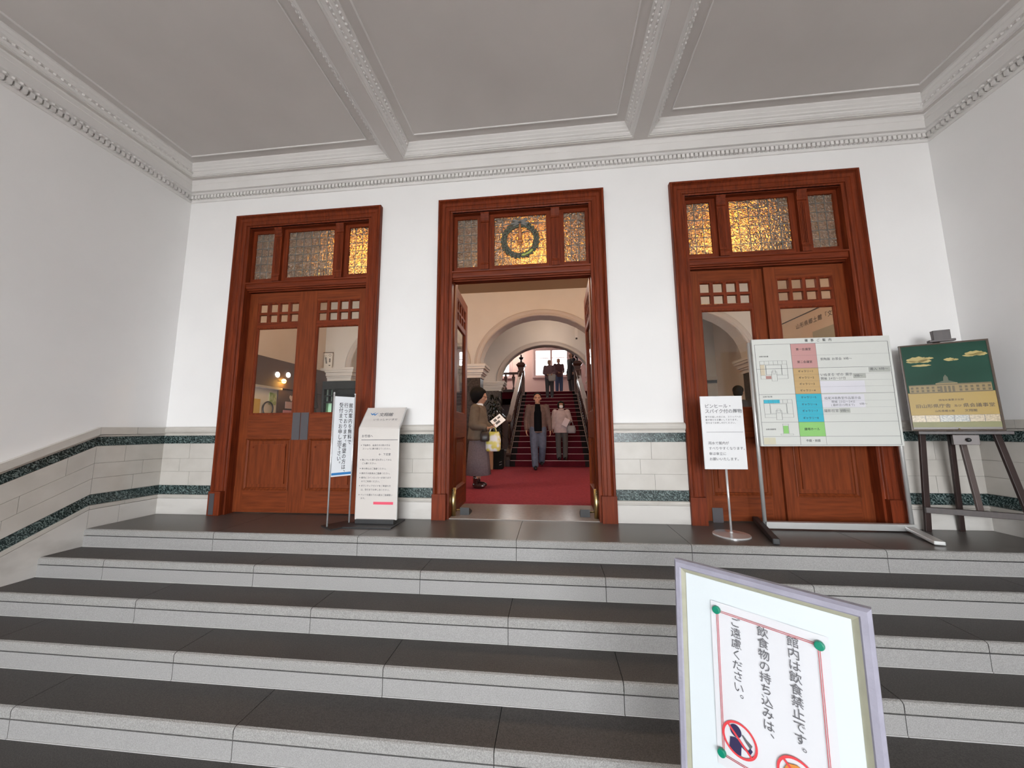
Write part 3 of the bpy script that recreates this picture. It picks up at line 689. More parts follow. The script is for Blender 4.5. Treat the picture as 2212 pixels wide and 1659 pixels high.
# small white sign on a round foot
gc = empty('notice_stand', (1.862, -.36, 0), label='white notice panel on a thin chrome pole with round foot', cat='sign')
MB().lathe([(.150, 0), (.150, .006), (.145, .011), (.06, .018), (.015, .022), (.012, .03)], n=40).build('round_foot', chrome, gc, smooth=False)
MB().cyl((0, 0, .02), (0, 0, .62), .0095, n=16).build('pole', chrome, gc, smooth=True)
MB().box(-.182, -.010, .565, .178, .004, 1.22).build('panel', white, gc, bevel=.001)
MB().box(-.03, .004, .60, .03, .014, .75).build('bracket', chrome, gc)
t = MB(); y = -.0115
text(t, 'ピンヒール・', -.150, 1.115, .040, y, off=.018); text(t, 'スパイク付の履物', -.150, 1.068, .040, y, off=.018)
for i, s_ in enumerate(('等でお越しの方には、スリッパへの', '履き替えをお願いしております。', '受付までお申し付けください。')): text(t, s_, -.150, 1.024-.027*i, .0192, y)
for i, (s_, dx) in enumerate((('雨水で館内が', 0), ('すべりやすくなります。', .0), ('傘は傘立に', 0), ('お願いいたします。', 0))): text(t, s_, -.140, .785-.047*i, .0295, y, off=.004)
t.build('lettering', inkg, gc, kind='stuff')
MB().box(-.148, -.0115, .892, .165, -.010, .8945).build('rule', inkg, gc)

# event board
BX, BY = 2.885, -.155
ge = empty('event_board', (BX, BY, 0), label='large white event schedule board on aluminium posts in front of the right door', cat='sign')
bw2 = .608; bz0, bz1 = .757, 1.785
for s in (-1, 1):
    MB().cyl((s*(bw2+.006), .035, .03), (s*(bw2+.006), .035, bz1-.02), .017, n=18).build('post', alu, ge, smooth=True)
MB().bar((-.60, .22, .045), (-.80, -.46, .025), .05, .045).build('foot', dgrey, ge, bevel=.006)
MB().bar((.62, .17, .045), (.44, -.38, .02), .07, .03).build('foot', alu, ge, bevel=.006)
MB().box(-bw2-.01, .0, .012, bw2+.01, .05, .068).build('cross_rail', alu, ge, bevel=.004)
bd = MB().box(-bw2, -.012, bz0, bw2, .012, bz1).build('board', whiteb, ge, bevel=.002)
def UV(x, y):   # zoom-crop of the board: corners TL(125,188) TR(1770,145) BR(1940,1455) BL(240,1462)
    v = (y-188+(x-125)*.026)/1274.0
    xl = 125+115*v; xr = 1770+170*v
    u = (x-xl)/(xr-xl)
    return -bw2+2*bw2*u, bz1-(bz1-bz0)*v
def rect(name, x0, z0, x1, z1, m, y=-.0125): MB().box(x0, y-.0008, z0, x1, y+.0008, z1).build(name, m, bd)
def UX(u): return -bw2+2*bw2*u
def VZ(v): return bz1-(bz1-bz0)*v
c0, c1, c2, c3 = .018, .285, .468, .982     # columns
rows = [.052, .155, .285, .345, .405, .462, .525, .592, .652, .712, .782, .912, .988]
cols = {'pink_cell': (.52, .28, .27), 'tan_cell': (.50, .34, .16), 'blue_cell': (.05, .42, .55), 'green_cell': (.26, .55, .17)}
for nm, a, b in (('pink_cell', .052, .285), ('tan_cell', .285, .525), ('blue_cell', .525, .782), ('green_cell', .782, .912)):
    rect(nm, UX(c1), VZ(b), UX(c2), VZ(a), mat('print_'+nm, cols[nm], .25), -.0122)
ln = MB()
def hl(v, a, b, t_=.0016): ln.box(UX(a), -.0140, VZ(v)-t_/2, UX(b), -.0128, VZ(v)+t_/2)
def vl(u, a, b, t_=.0016): ln.box(UX(u)-t_/2, -.0140, VZ(b), UX(u)+t_/2, -.0128, VZ(a))
for v in (.052, .285, .525, .782, .912, .988): hl(v, c0, c3, .0024)
for v in (.165, .345, .405, .462, .592, .652, .712): hl(v, c1, c3, .0008)
vl(c0, .052, .988, .0024); vl(c3, .052, .988, .0024); vl(c1, .052, .988, .002); vl(c2, .052, .988, .0008)
ln.build('table_lines', inkg, bd, kind='stuff')
t = MB(); yy = -.0135
text(t, '催事ご案内', UX(.5), VZ(.034), .030, yy, align='C', gap=1.75, off=.01)
cc = (c1+c2)/2
for v, s_ in ((.108, '第一会議室'), (.228, '第二会議室')): text(t, s_, UX(cc), VZ(v)-.008, .027, yy, align='C', off=.02)
for k in range(8):
    v = [.315, .375, .434, .494, .558, .622, .682, .747][k]; text(t, 'ギャラリー%d' % (k+1), UX(cc), VZ(v)-.008, .0245, yy, align='C', off=.008)
text(t, '議場ホール', UX(cc), VZ(.848)-.008, .027, yy, align='C', off=.02); text(t, '中庭・前庭', UX(cc), VZ(.95)-.009, .025, yy, align='C', off=.006)
text(t, '旧県庁舎2階', UX(.045), VZ(.172), .015, yy, off=.006); text(t, '旧県庁舎3階', UX(.045), VZ(.552), .015, yy, off=.006); text(t, '旧県会議事堂', UX(.045), VZ(.852), .015, yy, off=.006)
t.build('lettering', ink, bd, kind='stuff')
t = MB()
text(t, '茶陶展 お茶会 9時〜', UX(.49), VZ(.215), .029, yy)
text(t, '搬入 9時〜', UX(.835), VZ(.318), .030, yy); text(t, 'いぬまる ぜの 展示', UX(.478), VZ(.362), .031, yy); text(t, '9時〜', UX(.72), VZ(.375), .027, yy); text(t, '開催 24日〜27日', UX(.478), VZ(.396), .028, yy)
text(t, '開催 23日〜24日', UX(.535), VZ(.610), .026, yy); text(t, '(最終日15時まで)', UX(.53), VZ(.640), .025, yy); text(t, '9時〜', UX(.73), VZ(.633), .026, yy)
text(t, '結尾洋裁教室作品展示会', UX(.488), VZ(.578), .0285, yy); text(t, '撮影控室', UX(.475), VZ(.694), .032, yy); text(t, '9時〜', UX(.590), VZ(.694), .030, yy)
t.build('handwritten_entries', inkg, bd, kind='stuff')
magm = mat('grey_magnet', (.40, .41, .38), .4); slipm = mat('lilac_slip', (.64, .63, .68), .5)
for a, b, v0, v1 in ((.825, .975, .290, .335), (.712, .80, .345, .388), (.585, .66, .662, .702)): rect('magnet_strip', UX(a), VZ(v1), UX(b), VZ(v0), magm, -.0124)
for a, b, v0, v1 in ((.472, .785, .41, .518), (.472, .770, .535, .655)): rect('paper_slip', UX(a), VZ(v1), UX(b), VZ(v0), slipm, -.0124)
pl = MB()
def plan(u0, u1, v0, v1):
    def rc(a, b, c, d):
        A, B, C_, D = u0+(u1-u0)*a, u0+(u1-u0)*b, v0+(v1-v0)*c, v0+(v1-v0)*d
        hl(C_, A, B, .0012); hl(D, A, B, .0012); vl(A, C_, D, .0012); vl(B, C_, D, .0012)
    rc(0, 1, 0, .2); rc(0, .2, .2, .8); rc(.8, 1, .2, .8); rc(0, .4, .8, 1); rc(.6, 1, .8, 1); rc(.4, .6, .6, 1.12); rc(.22, .78, .24, .76); rc(.44, .56, .52, .7)
    for k in range(1, 6): vl(u0+(u1-u0)*k/6, v0, v0+(v1-v0)*.2, .0009)
ln = MB(); plan(.045, .245, .21, .38); plan(.048, .255, .575, .74); ln.build('floor_plan', inkg, bd, kind='stuff')
ln = MB(); hl(.80, .165, .215, .001); hl(.90, .15, .24, .001); vl(.17, .80, .89, .001); vl(.21, .80, .89, .001); hl(.888, .15, .24, .001); vl(.15, .888, .90, .001); vl(.24, .888, .90, .001); ln.build('floor_plan', inkg, bd, kind='stuff')
rect('green_room', UX(.172), VZ(.885), UX(.208), VZ(.815), MATS['print_green_cell'], -.0123)
rect('blue_rooms', UX(.049), VZ(.607), UX(.165), VZ(.576), MATS['print_blue_cell'], -.0123)
rect('tan_rooms', UX(.046), VZ(.345), UX(.078), VZ(.245), mat('print_pale_tan', (.55, .48, .36), .3), -.0123)
rect('red_room', UX(.082), VZ(.38), UX(.122), VZ(.352), mat('print_dull_red', (.42, .22, .20), .3), -.0123)
for a in (.022, .066): rect('cream_tag', UX(a), VZ(.982), UX(a+.042), VZ(.922), mat('print_cream', (.58, .55, .42), .3), -.0123)

# easel and its poster
yaw = math.atan2(-.225, .5)
ea = empty('easel', (3.82, -.26, 0), label='dark brown wooden easel holding the poster by the right wall', cat='easel')
ew = mat('easel_wood', (.038, .022, .020), .38, .3, 6, stretch=(6, 6, .8))
def P(x, y, z): return (x-3.82, y+.26, z)
MB().bar(P(3.64, -.10, 0), P(3.655, -.155, .865), .048, .022, (0, 1, .2)).build('leg', ew, ea, bevel=.003)
MB().bar(P(4.165, -.40, 0), P(4.045, -.345, .865), .048, .022, (0, 1, .2)).build('leg', ew, ea, bevel=.003)
MB().bar(P(3.945, -.065, 0), P(3.845, -.20, 1.0), .040, .022, (0, 1, .2)).build('back_leg', ew, ea, bevel=.003)
MB().bar(P(3.935, -.245, .19), P(3.83, -.205, 1.80), .045, .02, (0, 1, .2)).build('slider', mat('easel_wood_light', (.10, .075, .07), .35), ea, bevel=.003)
MB().bar(P(3.61, -.135, .195), P(4.16, -.385, .195), .03, .05, (0, 0, 1)).build('crossbar', ew, ea, bevel=.003)
sh_ = MB().bar(P(3.585, -.19, .875), P(4.085, -.415, .875), .07, .028, (0, 0, 1)).build('shelf', ew, ea, bevel=.003)
br = MB().bar(P(3.775, -.275, .815), P(3.915, -.34, .815), .035, .085, (0, 0, 1)).build('bracket', MATS['easel_wood_light'], ea, bevel=.003)
MB().sph(P(3.842, -.338, .815), (.017, .014, .017), 10, 6).build('knob', dgrey, br, smooth=True)
MB().bar(P(3.765, -.215, 1.70), P(3.915, -.285, 1.70), .05, .02, (0, 0, 1)).build('top_clamp', ew, ea, bevel=.003)
MB().bar(P(3.79, -.23, 1.75), P(3.89, -.275, 1.75), .045, .09, (0, 0, 1)).build('clamp_block', ew, ea, bevel=.003)
pw, ph = .552, .79
po = empty('poster_panel', (3.566, -.168, .892), (R(-2.0), 0, yaw), label='framed poster of a grand building under a green sky on the easel', cat='poster')
MB().box(0, 0, 0, pw, .014, ph).build('backing', mat('poster_frame', (.10, .075, .06), .3), po, bevel=.002)
pm = lambda n, c: mat('poster_'+n, c, .3, spec=.25)
def pr(n, x0, z0, x1, z1, m, k=1): MB().box(x0*pw, -.0006*k, z0*ph, x1*pw, .0, z1*ph).build(n, m, po)
skyg = mat('poster_sky', (.004, .040, .022), .4, 0, 2.5, col2=(.010, .055, .034), detail=1, spec=.12)
pr('sky_print', .02, .42, .98, .985, skyg)
gold = pm('gold', (.36, .235, .045))
pr('lawn_print', .02, .175, .98, .43, gold, 1.3)
pr('border_print', .02, .04, .98, .10, pm('olive', (.20, .19, .07)), 1)
stripm = mat('poster_strip', (.22, .15, .06), .22, 0, 70, col2=(.42, .30, .13), detail=2)
for k in range(6): pr('photo_print', .03+.158*k, .10, .03+.158*k+.15, .172, (stripm, mat('poster_strip2', (.10, .11, .10), .22, 0, 80, col2=(.35, .32, .25), detail=2))[k in (2, 3)], 1.5)
bld = pm('building', (.24, .16, .05)); bldd = pm('building_dark', (.10, .07, .02))
pr('building_print', .05, .43, .40, .515, bld, 1.6); pr('building_print', .36, .43, .60, .535, bld, 1.8); pr('building_print', .56, .43, .95, .525, bld, 1.6)
t = MB()
for k in range(15):
    x = .07+.06*k
    if .37 < x < .58: continue
    for z in (.44, .475): t.box(x*pw, -.0016, z*ph, (x+.028)*pw, -.0009, (z+.024)*ph)
for k in range(4): t.box((.40+.045*k)*pw, -.0018, .433*ph, (.425+.045*k)*pw, -.0010, .50*ph)
t.box(.05*pw, -.0016, .513*ph, .95*pw, -.0009, .523*ph); t.box(.05*pw, -.0016, .425*ph, .95*pw, -.0009, .434*ph)
t.build('building_windows', bldd, po, kind='stuff')
MB().prism([(.36*pw, .535*ph), (.60*pw, .535*ph), (.48*pw, .57*ph)], 'y', -.0011, 0).prism([(.45*pw, .55*ph), (.51*pw, .55*ph), (.505*pw, .60*ph), (.48*pw, .63*ph), (.455*pw, .60*ph)], 'y', -.0013, 0).build('clock_tower_print', pm('tower', (.06, .07, .03)), po)
cl = MB()
for cx, cz, rx, rz in ((.20, .82, .12, .035), (.28, .80, .08, .02), (.13, .80, .06, .015), (.24, .75, .11, .012), (.33, .83, .06, .012), (.56, .80, .06, .018), (.62, .795, .04, .01), (.84, .85, .10, .026), (.90, .84, .07, .02), (.78, .83, .07, .014)):
    n = 18; cl.add([(cx*pw+rx*pw*cos(2*pi*i/n)*(1+.12*sin(5*i)), -.0009, cz*ph+rz*ph*sin(2*pi*i/n)*(1+.2*cos(3*i))) for i in range(n)], [tuple(range(n))])
cl.build('cloud_print', pm('cloud', (.42, .33, .11)), po, kind='stuff')
t = MB()
text(t, '旧山形県庁舎', .09*pw, .262*ph, .0365, -.002, off=.02); text(t, '及び', .52*pw, .266*ph, .022, -.002, off=.01); text(t, '県会議事堂', .615*pw, .262*ph, .0365, -.002, off=.02)
text(t, '国指定重要文化財', .36*pw, .335*ph, .019, -.002, off=.006); text(t, '山形県郷土館', .30*pw, .212*ph, .020, -.002, off=.008); text(t, '文翔館', .62*pw, .210*ph, .025, -.002, off=.008)
t.build('lettering', pm('ink', (.05, .03, .01)), po, kind='stuff')
MB().frame([(0, 0), (0, -.006), (.008, -.008), (.014, -.004), (.014, 0)], 0, 0, pw, ph, 0).build('frame', MATS['poster_frame'], po)
MB().sph((.53*pw, -.006, .02*ph), .006, 8, 6).build('clip', brass, po)

# ------------------------------------------------------------------ foreground notice board
th, ph_ = R(42), R(4)
hv = Vector((-sin(th), -cos(th), 0)); vv = Vector((0, 0, 1))*cos(ph_)-hv*sin(ph_)
HB = (.45-FZ)/cos(ph_)
fg = empty('notice_board', Vector((.761, -2.376, .45))-vv*HB, (-ph_, 0, -th), label='near white framed notice board with green pins and a no eating or drinking poster', cat='notice board')
fgm = mat('lilac_grey_frame', (.31, .30, .37), .5, .12, 20, .15, 90); fgi = mat('putty_frame_inner', (.34, .335, .255), .5, .1, 20)
B0 = .14
MB().box(.004, .0, B0, .511, .030, HB-.002).build('back_panel', fgm, fg, bevel=.002)
MB().frame([(0, .03), (-.002, .0), (.006, -.010), (.020, -.010), (.024, -.006)], 0, B0-.004, .515, HB, 0).build('outer_frame', fgm, fg)
MB().frame([(.024, -.006), (.030, -.004), (.040, .0), (.047, -.001)], 0, B0-.004, .515, HB, 0).build('inner_frame', fgi, fg)
MB().box(.040, -.004, B0+.03, .475, .001, HB-.035).build('board_face', mat('cool_board', (.60, .65, .68), .5), fg)
for x in (.06, .42):
    ft = MB().box(x, -.02, .0, x+.035, .05, B0).build('foot_post', fgm, fg)
    MB().box(x-.005, -.16, .0, x+.04, .20, .03).build('foot', fgm, fg, bevel=.004)
pp = MB(); px0, px1, pz0, pz1 = .121, .424, HB-.572, HB-.099
nn = 10; vs = []
for i in range(nn+1):
    for j in range(nn+1):
        u, v_ = i/nn, j/nn; vs.append((px0+(px1-px0)*u, -.0062-.0018*sin(3.1*u+1.3*v_)*sin(2.2*v_+.5)-.0012*sin(7*u+2*v_), pz0+(pz1-pz0)*v_))
pp.add(vs, [(i*(nn+1)+j, (i+1)*(nn+1)+j, (i+1)*(nn+1)+j+1, i*(nn+1)+j+1) for i in range(nn) for j in range(nn)])
pap = pp.build('poster', mat('poster_paper', (.60, .605, .635), .6), fg, smooth=True)
YT = -.0102
redl = mat('red_line', (.50, .07, .08), .6)
rl = MB()
for o_ in (0, .0042):
    a, b, c, d_ = .139+o_, .404-o_, HB-.123-o_, HB-.540+o_
    for p, q in (((a, c), (b, c)), ((b, c), (b, d_)), ((b, d_), (a, d_)), ((a, d_), (a, c))):
        x0, x1 = sorted((p[0], q[0])); z0, z1 = sorted((p[1], q[1])); rl.box(x0-.0007, YT-.0004, z0-.0007, x1+.0007, YT+.0004, z1+.0007)
rl.build('red_border', redl, pap)
t = MB()
text(t, '館内は飲食禁止です。', .327, HB-.126, .0308, YT, True); text(t, '飲食物の持ち込みは、', .252, HB-.128, .0312, YT, True); text(t, 'ご遠慮ください。', .178, HB-.128, .0308, YT, True)
t.build('lettering', inkg, pap, kind='stuff')
pinm = mat('green_pin', (.0, .20, .12), .35)
for u, v_ in ((.140, .122), (.404, .125), (.136, .534), (.404, .540)): MB().cyl((u, -.0085, HB-v_), (u, -.020, HB-v_), .0125, .0115, n=20).build('pin', pinm, fg, bevel=.002)
redr = mat('prohibition_red', (.62, .05, .06), .5); navy = mat('silhouette_navy', (.025, .02, .07), .5)
def ban(cx, cz, r):
    n = 40; rg = MB(); vs = []
    for rr_ in (r, r*.87):
        for i in range(n): t_ = 2*pi*i/n; vs.append((cx+rr_*cos(t_), YT-.0014, cz+rr_*sin(t_)))
    rg.add(vs, [(i, (i+1) % n, n+(i+1) % n, n+i) for i in range(n)])
    rg.bar((cx-r*.66, YT-.0014, cz+r*.66), (cx+r*.66, YT-.0014, cz-r*.66), .006, .0004, (0, 1, 0)); return rg.build('prohibition_ring', redr, pap)
def flat(poly, y): return MB().add([(x, y, z) for x, z in poly], [tuple(range(len(poly)))])
def disc(cx, cz, rx, rz, n=20): return [(cx+rx*cos(2*pi*i/n), cz+rz*sin(2*pi*i/n)) for i in range(n)]
cx, cz = .188, HB-.473; ban(cx, cz, .048)
flat(disc(cx-.010, cz+.020, .016, .017), YT-.0006).build('drinker_head', navy, pap)
flat([(cx-.030, cz-.034), (cx-.026, cz-.004), (cx-.012, cz+.002), (cx+.006, cz-.004), (cx+.022, cz-.016), (cx+.028, cz-.006), (cx+.034, cz-.012), (cx+.026, cz-.026), (cx+.004, cz-.016), (cx+.002, cz-.040), (cx-.016, cz-.044)], YT-.0006).build('drinker_torso', navy, pap)
flat([(cx+.006, cz+.016), (cx+.010, cz+.019), (cx+.020, cz+.010), (cx+.034, cz+.002), (cx+.028, cz-.010), (cx+.016, cz+.002)], YT-.0005).build('bottle', inkg, pap)
cx, cz = .330, HB-.487; ban(cx, cz, .049)
flat([(cx-.033, cz+.004), (cx-.022, cz+.024), (cx, cz+.031), (cx+.022, cz+.024), (cx+.033, cz+.004)], YT-.0006).build('burger_bun', mat('bun_orange', (.60, .22, .04), .5), pap)
flat([(cx-.034, cz-.006), (cx-.034, cz+.002), (cx+.034, cz+.002), (cx+.034, cz-.006)], YT-.0005).build('burger_filling', mat('burger_green', (.12, .30, .05), .5), pap)
flat([(cx-.033, cz-.008), (cx+.033, cz-.008), (cx+.026, cz-.024), (cx-.026, cz-.024)], YT-.0006).build('burger_bun', MATS['bun_orange'], pap)

# ------------------------------------------------------------------ things in the hall
hood = empty('reception_hood', (-5.0, 2.4, 1.70), label='dark brown hood over the reception window seen through the left door', cat='reception')
hb = mat('hood_brown', (.095, .062, .058), .6)
MB().box(0, -1.4, .06, .10, 1.6, .60).build('fascia', hb, hood, bevel=.01)
MB().box(0, -1.4, .02, .14, .16, .06).build('sill_strip', mat('pale_grey_trim', (.45, .43, .40), .6), hood)
MB().box(0, .16, -1.69, .06, 1.6, .06).build('side_panel', hb, hood)
spot = mat('lit_downlight', (1, 1, 1), .5, emit=(1, .93, .85), estr=2.5)
for y_, z_ in ((.05, .31), (.33, .345)): MB().cyl((.11, y_, z_), (.10, y_, z_), .05, n=20).build('downlight', spot, hood)
lm = empty('wall_lamp', (-4.86, 2.58, 1.90), label='small amber wall lamp glowing on the reception hood', cat='lamp')
MB().sph((0, 0, 0), (.035, .05, .045), 14, 8).build('shade', mat('amber_lamp_shade', (1, .6, .2), .4, emit=(1, .5, .08), estr=4), lm, smooth=True)
MB().tube([(-.04, -.10, -.01), (.05, 0, -.015), (-.04, .12, -.03)], .006).build('wire_guard', dgrey, lm)
p_ = bpy.data.lights.new('wall_lamp_light', 'POINT'); p_.energy = .5; p_.color = (1, .5, .1); p_.shadow_soft_size = .04; o_ = bpy.data.objects.new('wall_lamp_light', p_); COL.objects.link(o_); o_.parent = lm; o_.location = (.06, 0, -.06)
rw = empty('reception_window', (-4.99, 2.2, 1.0), label='pale reception window with greenery below the hood', cat='window')
MB().box(0, -1.2, 0, .02, .36, .72).build('pale_wall', mat('reception_white', (.74, .73, .66), .7), rw)
MB().box(.02, .17, .43, .03, .34, .66).build('garden_view', mat('garden_green', (.22, .33, .10), .8, .3, 14, col2=(.50, .56, .35)), rw)
rg_ = MB(); rg_.tube([(.05, .13+.12*cos(a_), .35+.13*sin(a_)) for a_ in [2*pi*i/20 for i in range(21)]], .012, 8); rg_.build('round_mirror_rim', dgrey, rw)
def flyer(name, y0, y1, z0, z1, m, label, x=-4.925):
    o = MB().box(x, y0, z0, x+.006, y1, z1).build(name, m); tag(o, label, 'flyer'); return o
flyer('flyer', 1.92, 2.15, 1.22, 1.515, mat('yellow_flyer', (.62, .42, .10), .6), 'yellow flyer at the corner of the reception window', -4.955)
flyer('flyer', 2.74, 2.99, 1.38, 1.515, mat('pink_flyer', (.50, .36, .36), .6), 'pale pink flyer under the heart sticker')
flyer('flyer', 2.69, 2.99, 1.22, 1.345, mat('red_flyer', (.60, .22, .25), .6), 'red and white flyer lowest on the brown panel')
hp = [(2.905, 1.53), (2.85, 1.60), (2.855, 1.64), (2.88, 1.65), (2.905, 1.63), (2.93, 1.65), (2.955, 1.64), (2.96, 1.60)]
ht = MB().prism(hp, 'x', -4.932, -4.925).build('heart_sticker', mat('heart_white', (.62, .52, .50), .6)); tag(ht, 'white heart sticker on the brown reception panel', 'sticker')
# narrow hanging banner, dark glazed cabinet
bn = empty('hanging_banner', (-4.86, 3.93, 2.25), (0, 0, R(8)), label='narrow white hanging banner with vertical lettering seen through left door', cat='banner')
MB().box(-.10, -.004, 0, .09, .004, .50).build('cloth', mat('banner_cloth', (.62, .60, .56), .8), bn)
t = MB(); text(t, '○', .0, .48, .075, -.006, True); text(t, 'い', -.09, .46, .055, -.006, True); [t.box(x_-.018, -.0066, z_, x_+.018, -.0055, z_+.022) for x_, z_ in ((.035, .34), (.035, .31), (.035, .28), (.035, .19), (-.06, .37), (-.055, .34), (-.05, .31), (-.045, .28), (-.04, .25))]; t.build('lettering', ink, bn, kind='stuff')
MB().cyl((-.12, 0, .505), (.11, 0, .505), .008).build('rod', darkwood, bn)
cb = empty('glazed_cabinet', (-3.36, 2.35, 0), label='black glazed cabinet with green tinted panes behind the left door', cat='cabinet')
blk = mat('black_lacquer', (.006, .006, .006), .6, spec=.08); grn = mat('green_tint_pane', (.20, .46, .24), .3); pgr = mat('pale_green_pane', (.42, .55, .47), .3)
MB().box(-.46, -.15, 0, .34, .3, 1.17).build('lower_case', blk, cb, bevel=.006)
MB().box(-.44, -.14, 1.68, .34, .3, 1.82).build('cornice', blk, cb, bevel=.006)
for x in (-.44, -.24, .30): MB().box(x, -.14, 1.17, x+.04, .3, 1.68).build('stile', blk, cb)
MB().box(-.44, -.12, 1.43, .34, .0, 1.46).build('shelf', blk, cb); MB().box(-.33, -.12, 1.43, -.31, .0, 1.68).build('mullion', blk, cb)
MB().box(-.44, -.12, 1.55, -.20, .0, 1.57).build('mullion', blk, cb); MB().box(-.2, -.05, 1.17, .30, .28, 1.68).build('back', blk, cb)
MB().box(-.40, -.06, 1.17, -.24, -.05, 1.43).build('pane', grn, cb); MB().box(-.40, -.06, 1.46, -.24, -.05, 1.68).build('pane', pgr, cb)
ub = empty('folded_umbrella', (-3.93, 2.2, 0), label='dark folded umbrella hanging beside the black cabinet', cat='umbrella')
MB().lathe([(.02, 1.80), (.03, 1.7), (.05, 1.45), (.075, 1.34), (.03, 1.33), (.055, 1.22), (.07, 1.12), (.01, .9), (.01, 0)], n=8).build('canopy', mat('umbrella_dark', (.02, .015, .014), .8), ub)
MB().cyl((0, 0, 1.78), (0, 0, 1.90), .008).build('handle', darkwood, ub)
# wall board seen through the right door
wbx = empty('wall_board', (HX1-.02, 1.2, 2.0), (0, 0, -pi/2), label='beige wall board with slanting title seen through the right door', cat='board')
MB().box(-3.0, -.004, -.2, 1.0, .004, 1.0).build('panel', mat('beige_board', (.60, .47, .36), .7), wbx)
MB().box(-3.0, -.010, .99, 1.0, .004, 1.01).build('top_edge', darkwood, wbx)
t = MB(); text(t, '山形県郷土館「文翔館」', -2.16, .785, .105, -.006, off=.015, gap=1.08); t.build('lettering', ink, wbx, kind='stuff')
MB().box(-1.75, -.006, .22, -1.2, -.004, .62).build('pasted_print', mat('board_print', (.36, .33, .25), .7), wbx)
# cartons, potted plant, detector
ct = MB().box(-.08, -.12, 0, .08, .12, .44).build('carton', mat('kraft_card', (.42, .24, .14), .8), bevel=.004, loc=(-1.15, 4.72, .012)); tag(ct, 'tall tan carton standing behind the reading woman', 'carton')
cs = empty('black_case', (-.95, 4.80, .012), label='low black case on the carpet beside the carton', cat='case')
MB().box(-.10, -.15, 0, .10, .15, .46).build('body', blk, cs, bevel=.01)
for z_ in (.10, .16): MB().bar((.03, -.155, z_), (.09, -.152, z_+.02), .02, .006).build('clasp', chrome, cs)
pt = empty('potted_palm', (-1.20, 5.62, .0), label='dark glossy potted plant at the foot of the left balustrade', cat='plant')
MB().lathe([(.12, 0), (.16, .28), (.17, .30), (.14, .30), (.13, .27)], n=18).build('pot', dgrey, pt)
lfm = mat('glossy_leaf', (.008, .014, .008), .15, coat=.6)
for i in range(84):
    a_ = i*2.4; z_ = .35+.0165*i; ln_ = .26+.12*random.random(); up_ = .25+.5*random.random()
    d_ = Vector((cos(a_)*.9, sin(a_)*.5, 0)); p0 = Vector((0, 0, z_)); p1 = p0+d_*ln_*.55+Vector((0, 0, up_*.22)); p2 = p0+d_*ln_+Vector((0, 0, up_*.10-.08)); sd = d_.cross(Vector((0, 0, 1))).normalized()*.042
    MB().add([p0-sd*.3, p0+sd*.3, p1+sd, p1-sd, p2, p1+Vector((0, 0, -.012))], [(0, 1, 5), (1, 2, 5), (2, 4, 5), (4, 3, 5), (3, 0, 5)]).build('leaf', lfm, pt)
MB().cyl((0, 0, .25), (0, 0, 1.62), .018, .010).build('stem', darkwood, pt)
dt = empty('ceiling_sensor', (.93, 4.42, 3.02), label='small white box sensor hanging under the front arch', cat='sensor')
MB().box(-.03, -.04, 0, .03, .04, .24).build('housing', white, dt, bevel=.005); MB().box(-.02, -.045, -.02, .02, .0, .01).build('lens', dgrey, dt)

# ------------------------------------------------------------------ people
skin = mat('skin', (.42, .22, .14), .55); skind = mat('skin_shade', (.38, .20, .13), .55)
hairb = mat('black_hair', (.005, .0045, .0045), .7, bump=.3, bscale=120, spec=.15); eyem = mat('eye', (.01, .008, .008), .3); lip = mat('lip', (.30, .09, .08), .5)
def hand(mb, w, d, side, curl=.5, palm=None):
    """palm and five fingers continuing from wrist w along direction d; palm normal 'palm'"""
    d = Vector(d).normalized(); pn = Vector(palm) if palm else Vector((-side, 0, 0)); pn = (pn-d*pn.dot(d)).normalized(); ac = d.cross(pn)
    w = Vector(w); rot = Matrix((ac, pn, d)).transposed()
    mb.sph(w+d*.045, (.036, .016, .050), 12, 8, rot=rot)
    for k, (off, ln_) in enumerate(((-.027, .070), (-.009, .080), (.009, .075), (.026, .060))):
        b_ = w+d*.078+ac*off; m1 = b_+(d*.9+pn*curl*.5).normalized()*ln_*.5; m2 = m1+(d*.6+pn*curl*1.4).normalized()*ln_*.5
        mb.limb([b_, m1, m2], [.0088, .0082, .0068], n=8)
    b_ = w+d*.025-ac*.030; mb.limb([b_, b_+(d*.7-ac*.7+pn*.3*curl).normalized()*.034, b_+(d*1.0-ac*.25+pn*.6*curl).normalized()*.066], [.0105, .0095, .008], n=8)
def head(mb, c, s=1.0, tilt=0.0, yaw=0.0):
    rot = (Euler((tilt, 0, yaw)).to_matrix())
    def q(p): return rot @ Vector(p)*s+Vector(c)
    mb.sph(q((0, .012, .03)), (.074*s, .092*s, .086*s), 18, 12, rot=rot); mb.sph(q((0, -.022, -.035)), (.060*s, .066*s, .078*s), 16, 10, rot=rot)
    mb.sph(q((0, -.055, -.088)), (.030*s, .028*s, .022*s), 10, 8, rot=rot)
    mb.limb([q((0, -.082, .022)), q((0, -.100, -.018)), q((0, -.086, -.028))], [.010*s, .015*s, .012*s], n=8)
    for e in (-1, 1):
        mb.sph(q((e*.078, .012, -.005)), (.012*s, .020*s, .032*s), 8, 6, rot=rot); mb.sph(q((e*.040, -.058, -.022)), (.024*s, .022*s, .024*s), 8, 6, rot=rot)
    mb.sph(q((0, -.082, .030)), (.050*s, .014*s, .012*s), 10, 6, rot=rot)
    mb.sph(q((0, -.083, -.056)), (.024*s, .010*s, .008*s), 8, 6, rot=rot)
    return q, rot
